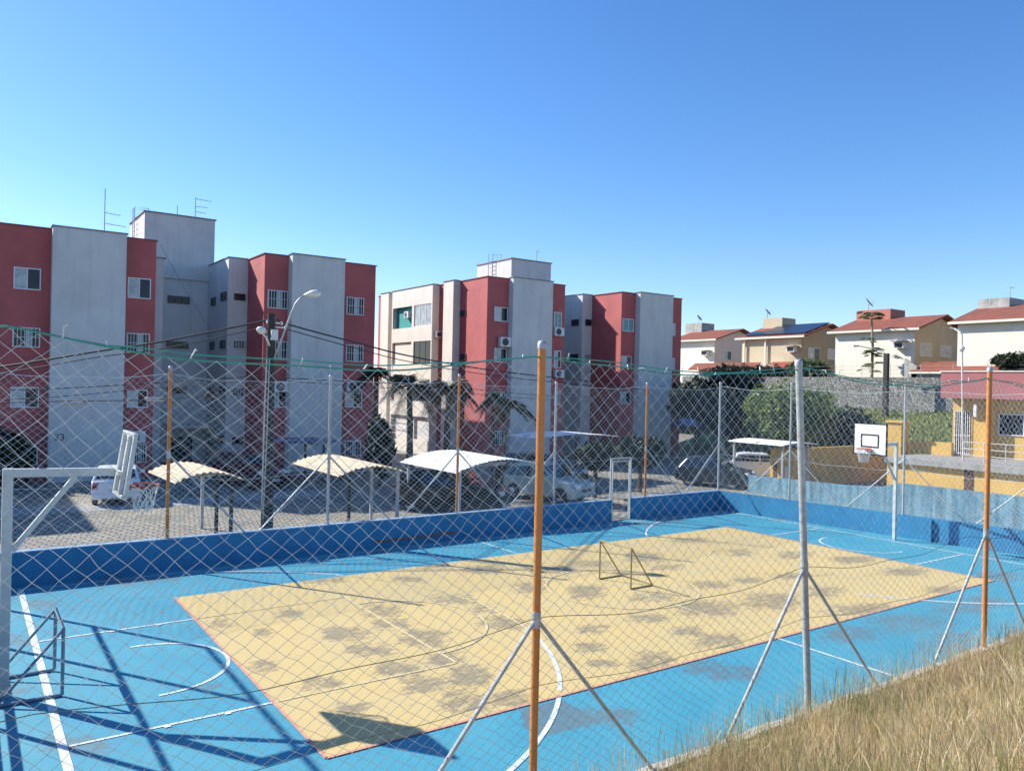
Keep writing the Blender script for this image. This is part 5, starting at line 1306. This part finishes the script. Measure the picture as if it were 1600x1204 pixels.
def gable_house(x0, x1, y0, y1, zb, ze, zr, wm, wm2, rm, label, tank=None, tankm=None, over=.5, roof_over_front=.6):
    """ridge along Y; lit long wall faces -X, gable faces -Y"""
    t = thing('house', (x0, y0, zb), label, 'house', 'houses on the terrace above the stone wall')
    xm = (x0 + x1) / 2
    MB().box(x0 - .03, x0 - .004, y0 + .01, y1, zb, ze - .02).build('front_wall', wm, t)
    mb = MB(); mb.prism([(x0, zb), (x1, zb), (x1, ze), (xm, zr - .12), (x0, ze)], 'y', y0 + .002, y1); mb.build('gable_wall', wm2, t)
    th = .14; sl = (zr - ze) / (xm - x0); r_ = MB()
    for s, xe in ((1, x0 - over), (-1, x1 + over)):
        ze_ = ze - sl * over
        r_.prism([(xe, ze_ + .02), (xm, zr), (xm, zr + th), (xe, ze_ + th)] if s > 0 else [(xm, zr), (xe, ze_ + .02), (xe, ze_ + th), (xm, zr + th)], 'y', y0 - roof_over_front, y1 + .5)
    rf = r_.build('roof', rm, t)
    g = MB(); g.box(x0 - over - .08, x0 - over + .02, y0 - roof_over_front, y1 + .5, ze - sl * over - .04, ze - sl * over + .13); g.build('gutter', M['hwhite'] if rm is not M['timber'] else M['galv'], rf)
    if tank: MB().box(*tank).build('water_tank', tankm, t)
    return t
XHs = 59.0
def hpx(px, py): return PX(px, py, XHs)
# third house: red roof, white lit wall (the widest)
def house_from(pxl, pxr, pyl_e, pyr_e, pyr_ridge, pxridge, zb, wm, wm2, rm, label, X, depth, tankpx=None, tankm=None, tdepth=2.0):
    e0 = PX(pxr, pyr_e, X); e1 = PX(pxl, pyl_e, X)
    y0, y1 = e0[1], e1[1]; ze = (e0[2] + e1[2]) / 2 + .15
    rg = PY(pxridge, pyr_ridge, y0); xm = X + depth / 2; zr = ze + (depth / 2) * .30
    rr = PY(pxridge, pyr_ridge, y0 - .6)
    tank = None
    if tankpx:
        a0, a1, z0, z1 = px_rect(*tankpx, 'x', xm - .6); tank = (xm - .6, xm - .6 + tdepth, a0, a1, ze, z1)
    return gable_house(X, X + depth, y0, y1, zb, ze, zr, wm, wm2, rm, label, tank, tankm), y0, y1, ze, zr
h3, y30, y31, e3, r3 = house_from(1306, 1430, 522, 514, 495, 1482, 3.5, M['hwhite'], M['hbeige'], M['tile'], 'house with long white sunlit wall and red tiled roof behind the papaya tree', 59, 8.0, (1338, 1391, 484, 520), M['brickpink'], 2.4)  # darker beige on the gable stands for its shaded side
h2, y20, y21, e2, r2 = house_from(1160, 1253, 530, 527, 507, 1300, 3.5, M['hbeige'], mat('house_beige_shaded', (.36, .30, .20), .8, .1, 1.0), M['tile'], 'beige house with solar panels on its roof', 60.5, 8.0, (1192, 1222, 497, 530), M['hbeige'], 2.2)  # gable wears a darkened copy of the beige, as its shaded side
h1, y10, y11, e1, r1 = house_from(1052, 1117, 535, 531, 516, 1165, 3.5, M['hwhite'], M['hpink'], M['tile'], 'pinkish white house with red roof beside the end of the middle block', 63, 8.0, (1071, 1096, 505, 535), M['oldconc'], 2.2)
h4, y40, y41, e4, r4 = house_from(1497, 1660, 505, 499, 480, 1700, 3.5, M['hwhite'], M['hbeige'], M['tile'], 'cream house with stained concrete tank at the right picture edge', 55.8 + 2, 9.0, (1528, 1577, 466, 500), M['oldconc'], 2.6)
# solar panels on the second house
sp_ = thing('solar_panels', (61, y20, e2), 'rows of dark solar panels lying on the beige house roof', 'solar panels')
sl = (r2 - e2) / 4.0
for k in range(3):
    xa = 60.4 + .1 + k * 1.35; xb = xa + 1.25
    za, zb = e2 + (xa - 60.5) * sl + .24, e2 + (xb - 60.5) * sl + .24
    MB().prism([(xa, za), (xb, zb), (xb, zb + .05), (xa, za + .05)], 'y', y20 - .3, y21 - (1.6 if k > 0 else .2)).build('panel', M['solar'], sp_)
# windows, AC shelves
def hwin(h, plane, val, r, style='shut'): return window(h, plane, val, *px_rect(*r, plane, val), style=style)
for r in ((1437, 1455, 537, 556), (1469, 1485, 541, 557)): hwin(h3, 'y', y30, r, 'shut')
for r, s in (((1263, 1280, 544, 560), 'slide'), ((1293, 1306, 546, 561), 'shut')): hwin(h2, 'y', y20, r, s)
hwin(h1, 'y', y10, (1130, 1142, 549, 562), 'slide')
# box air conditioners with little roofs on the lit walls
def box_ac(px, py, X, label):
    p = PX(px, py, X); t = thing('box_air_conditioner', p, label, 'air conditioner', 'air conditioners on the house walls')
    MB().box(p[0] - .55, p[0] - .004, p[1] - .42, p[1] + .42, p[2] - .25, p[2] + .25).build('casing', M['acwhite'], t)
    MB().box(p[0] - .57, p[0] - .552, p[1] - .32, p[1] + .32, p[2] - .17, p[2] + .17).build('grille', M['acdark'], t)
    MB().box(p[0] - .85, p[0] - .004, p[1] - .6, p[1] + .6, p[2] + .30, p[2] + .36).build('shelf_roof', M['hpink'], t)
box_ac(1409, 539.5, 59, 'boxed air conditioner with small roof on the long white house wall')
box_ac(1240, 546, 60.5, 'boxed air conditioner with small roof on the beige house wall')
box_ac(1105, 552, 63, 'boxed air conditioner on the pinkish house wall by the middle block')
# porch posts and veranda beam of the beige house
for px in (1163, 1196): q = PX(px, 560, 60.3); MB().box(60.2, 60.35, q[1] - .07, q[1] + .07, 3.5, e2 - .15).build('porch_post', M['hwhite'], h2)
# dishes
def dish(p, label, r_=.42):
    t = thing('satellite_dish', p, label, 'satellite dish', 'satellite dishes on the roof tanks')
    MB().tube([p, (p[0], p[1], p[2] + .55)], .03, 6).build('mast', M['galv'], t)
    mb = MB(); nrm = np.array([.25, -.75, .60]); nrm /= np.linalg.norm(nrm); a = np.cross(nrm, (0, 0, 1)); a /= np.linalg.norm(a); b_ = np.cross(nrm, a); c = np.array([p[0], p[1], p[2] + .6])
    V = []
    for (rr, dd) in ((.001, 0), (.5 * r_, .05 * r_), (r_, .2 * r_)):
        for k in range(16): q = 2 * math.pi * k / 16; V.append(c + nrm * dd + a * rr * math.cos(q) + b_ * rr * math.sin(q))
    mb.add(V, [(i * 16 + k, i * 16 + (k + 1) % 16, (i + 1) * 16 + (k + 1) % 16, (i + 1) * 16 + k) for i in range(2) for k in range(16)])
    mb.tube([c + b_ * r_, c + nrm * r_ * 1.1], .012, 4); mb.build('reflector', M['dish'], t)
dish(PX(1092, 505, 66.4), 'satellite dish on the white tank of the pinkish house'); dish(PX(1199, 497, 64), 'satellite dish on the beige house tank'); dish(PX(1357, 484, 62.5), 'upright satellite dish on the red brick coloured tank', .5)
p = PX(1578, 466, 61.6); aerial(p, .9, [(.85, .4, 3)], 'small leaning aerial on the stained concrete tank at the right')
# low annexes in front of the houses
an = thing('annex', (57.5, 0, 3.5), 'low annex with sloping clay roof between the white house and the right house', 'building')
y0 = PX(1600, 600, 57)[1] - 6; y1 = PX(1412, 570, 57)[1]; y2 = PX(1424, 575, 57)[1]
MB().box(57.0, 57.5, y0, y2, 3.6, 6.4).build('wall', M['oldconc'], an)
zr0 = PX(1500, 580, 56.8)[2]; zr1 = PX(1500, 566, 58.5)[2]
MB().prism([(56.7, zr0 - .08), (59.0, zr1), (59.0, zr1 + .12), (56.7, zr0 + .04)], 'y', y0, y2).build('roof', M['tile'], an)
MB().box(56.62, 56.72, y0, y2, zr0 - .16, zr0 - .03).build('gutter', M['hwhite'], an)
yq = PX(1413, 575, 57)[1]; yq0 = PX(1432, 575, 57)[1]
o = MB().prism([(yq0, 3.6), (yq, 3.6), (yq, PX(1400, 560, 57)[2]), (yq0, PX(1430, 572, 57)[2])], 'x', 57.0, 57.25).build('yard_wall', M['oldconc']); tag(o, 'grey bare yard wall with sloping top beside the white house', 'wall')
an2 = thing('annex', (58.5, 20, 3.5), 'low annex with small porch roof in front of the pinkish house', 'building')
y0 = PX(1208, 570, 58.5)[1]; y1 = PX(1088, 570, 58.5)[1]
MB().box(58.5, 61, y0, y1, 3.5, PX(1150, 570, 58.5)[2]).build('wall', M['hpink'], an2)
za = PX(1140, 577, 57.9)[2]; zb = PX(1140, 568, 58.5)[2]
MB().prism([(57.6, za - .05), (58.7, zb), (58.7, zb + .1), (57.6, za + .05)], 'y', y0 + 1.5, y1 + .3).build('roof', M['tile'], an2)
an3 = thing('annex', (58, 15, 3.5), 'bright red clay lean-to roof below the beige house', 'building')
y0 = PX(1237, 570, 58)[1]; y1 = PX(1192, 570, 58)[1]; za = PX(1215, 577, 57.6)[2]; zb = PX(1215, 567, 59.4)[2]
MB().prism([(57.4, za - .05), (59.6, zb), (59.6, zb + .12), (57.4, za + .07)], 'y', y0, y1).build('roof', M['tilenew'], an3); MB().box(57.7, 59.6, y0 + .2, y1 - .2, 3.5, za - .06).build('wall', M['hpink'], an3)
for i, (px, py, rad, fm, lb) in enumerate(((1143, 583, (2.2, 2.4, .9), 'leaf_dark', 'dark hedge bush on top of the stone wall below the pinkish house'), (1195, 584, (1.8, 2.2, .8), 'leaf_dark', 'dark bush beside the bright red lean-to roof'),
                             (1262, 577, (1.3, 1.7, .9), 'flower', 'flowering shrub before the beige house windows'), (1590, 566, (1.2, 1.4, .7), 'leaf_dark', 'dark tuft of leaves on the annex at the right edge'))):
    c = PX(px, py, 57.2); cl = [(tuple(c), rad, 2600), ((c[0], c[1] + .9, c[2] + .25), tuple(x * .5 for x in rad), 700), ((c[0], c[1] - .9, c[2] + .2), tuple(x * .5 for x in rad), 700)]
    tree((c[0], c[1], 4.4), cl, M[fm], lb, 'shrub', 'shrub', (.08, .8), 'shrubs on top of the stone wall', size=.17)
# papaya tree
pb = PX(1362, 588, 57.3); pt_ = PX(1362, 493, 57.3)
pp = thing('papaya_tree', (pb[0], pb[1], 3.8), 'tall thin papaya tree with leafy top in front of the white house', 'tree')
MB().tube([(pb[0], pb[1], 3.8), (pb[0] + .05, pb[1], (pb[2] + pt_[2]) / 2), pt_], [.13, .11, .07], 8).build('trunk', M['palebark'], pp)
mb = MB(); g = random.Random(4)
def papaya_leaves(c, n, R_):
    for i in range(n):
        az = 2 * math.pi * i / n + g.uniform(-.3, .3); el = g.uniform(-.2, .6); d_ = np.array([math.cos(az) * math.cos(el), math.sin(az) * math.cos(el), math.sin(el)])
        e = np.array(c) + d_ * R_ * g.uniform(.6, 1.0); mb.tube([c, e], .012, 4)
        for k in range(7):
            q = az + (k - 3) * .38; tip = e + np.array([math.cos(q), math.sin(q), -.45]) * .42; sd2 = np.array([-math.sin(q), math.cos(q), 0]) * .12; mdp = (e + tip) / 2 + np.array([0, 0, .05])
            mb.add([e, mdp + sd2, tip, mdp - sd2], [(0, 1, 2, 3)])
papaya_leaves(pt_, 20, .95)
for k in range(7):
    z = g.uniform(.30, .62) if k < 5 else g.uniform(.05, .25); papaya_leaves(np.array([pb[0] + g.uniform(-.25, .25), pb[1] + g.uniform(-.35, .35), pb[2] + (pt_[2] - pb[2]) * z]), g.randint(3, 6), g.uniform(.35, .7))
mb.build('crown', M['leaf_papaya'], pp)
# second utility pole and lamp posts on the right
XU = 54.0
q0 = PX(1383, 662, XU); q1 = PX(1382.5, 552, XU)
u2 = thing('utility_pole', (XU, q0[1], 2.8), 'dark square utility pole in front of the stone wall and white house', 'utility pole')
MB().box(XU - .16, XU + .16, q0[1] - .16, q0[1] + .16, 2.6, q1[2]).build('pole', M['pole'], u2)
a = PX(1380, 549, XU); b_ = PX(1341, 540, XU - .6)
la2 = MB().tube([(XU, q0[1], q1[2] - .2), a, (a + b_) / 2 + (0, 0, .02), b_], .04, 6).build('lamp_arm', M['galv'], u2)
MB().tube([b_, b_ + (-.1, .3, .02)], [.09, .12], 8).build('lamp_head', M['acwhite'], la2)
MB().tube([(XU, q0[1], q1[2] - .3), PX(1398, 556, XU - .2), PX(1401, 553, XU - .2)], .03, 6).build('cable_bracket', M['galv'], u2)
XG = 35.0
gp = PX(1505.5, 700, XG); gtp = PX(1503, 522, XG)
lp = thing('lamp_post', (XG, gp[1], 1.3), 'thin pinkish lamp post with white globe and flat street lamp before the yellow building', 'lamp post')
MB().tube([(XG, gp[1], 1.3), (XG, gtp[1], gtp[2])], .045, 8).build('pole', M['hpink'], lp)
q = PX(1503, 545, XG); mb = MB(); mb.lathe((XG - .12, q[1] - .05, q[2]), [(.001, -.15), (.10, -.11), (.15, 0), (.10, .11), (.001, .15)], 14); mb.build('globe', M['acwhite'], lp, smooth=True)
e = PX(1484, 512, XG); f_ = PX(1494, 514, XG); MB().tube([gtp, f_, e], .025, 6).build('lamp_arm', M['galv'], lp); MB().bar(PX(1502, 520, XG), PX(1492, 513, XG), .16, .06).build('lamp_head', M['acwhite'], lp)
# electric fence wires on the stone wall
ef = thing('wire_fence', (56.3, 10, 6.05), 'thin wire fence on short rods along the top of the stone wall', 'fence')
for y in np.arange(-14, 34, 2.4): MB().tube([(56.3, y, 6.05), (56.3, y, 7.1)], .02, 5).build('rod', M['galv'], ef)
for z in (6.35, 6.65, 6.95): MB().tube([(56.3, -16, z), (56.3, 34, z)], .008, 4).build('wire', M['galv'], ef)
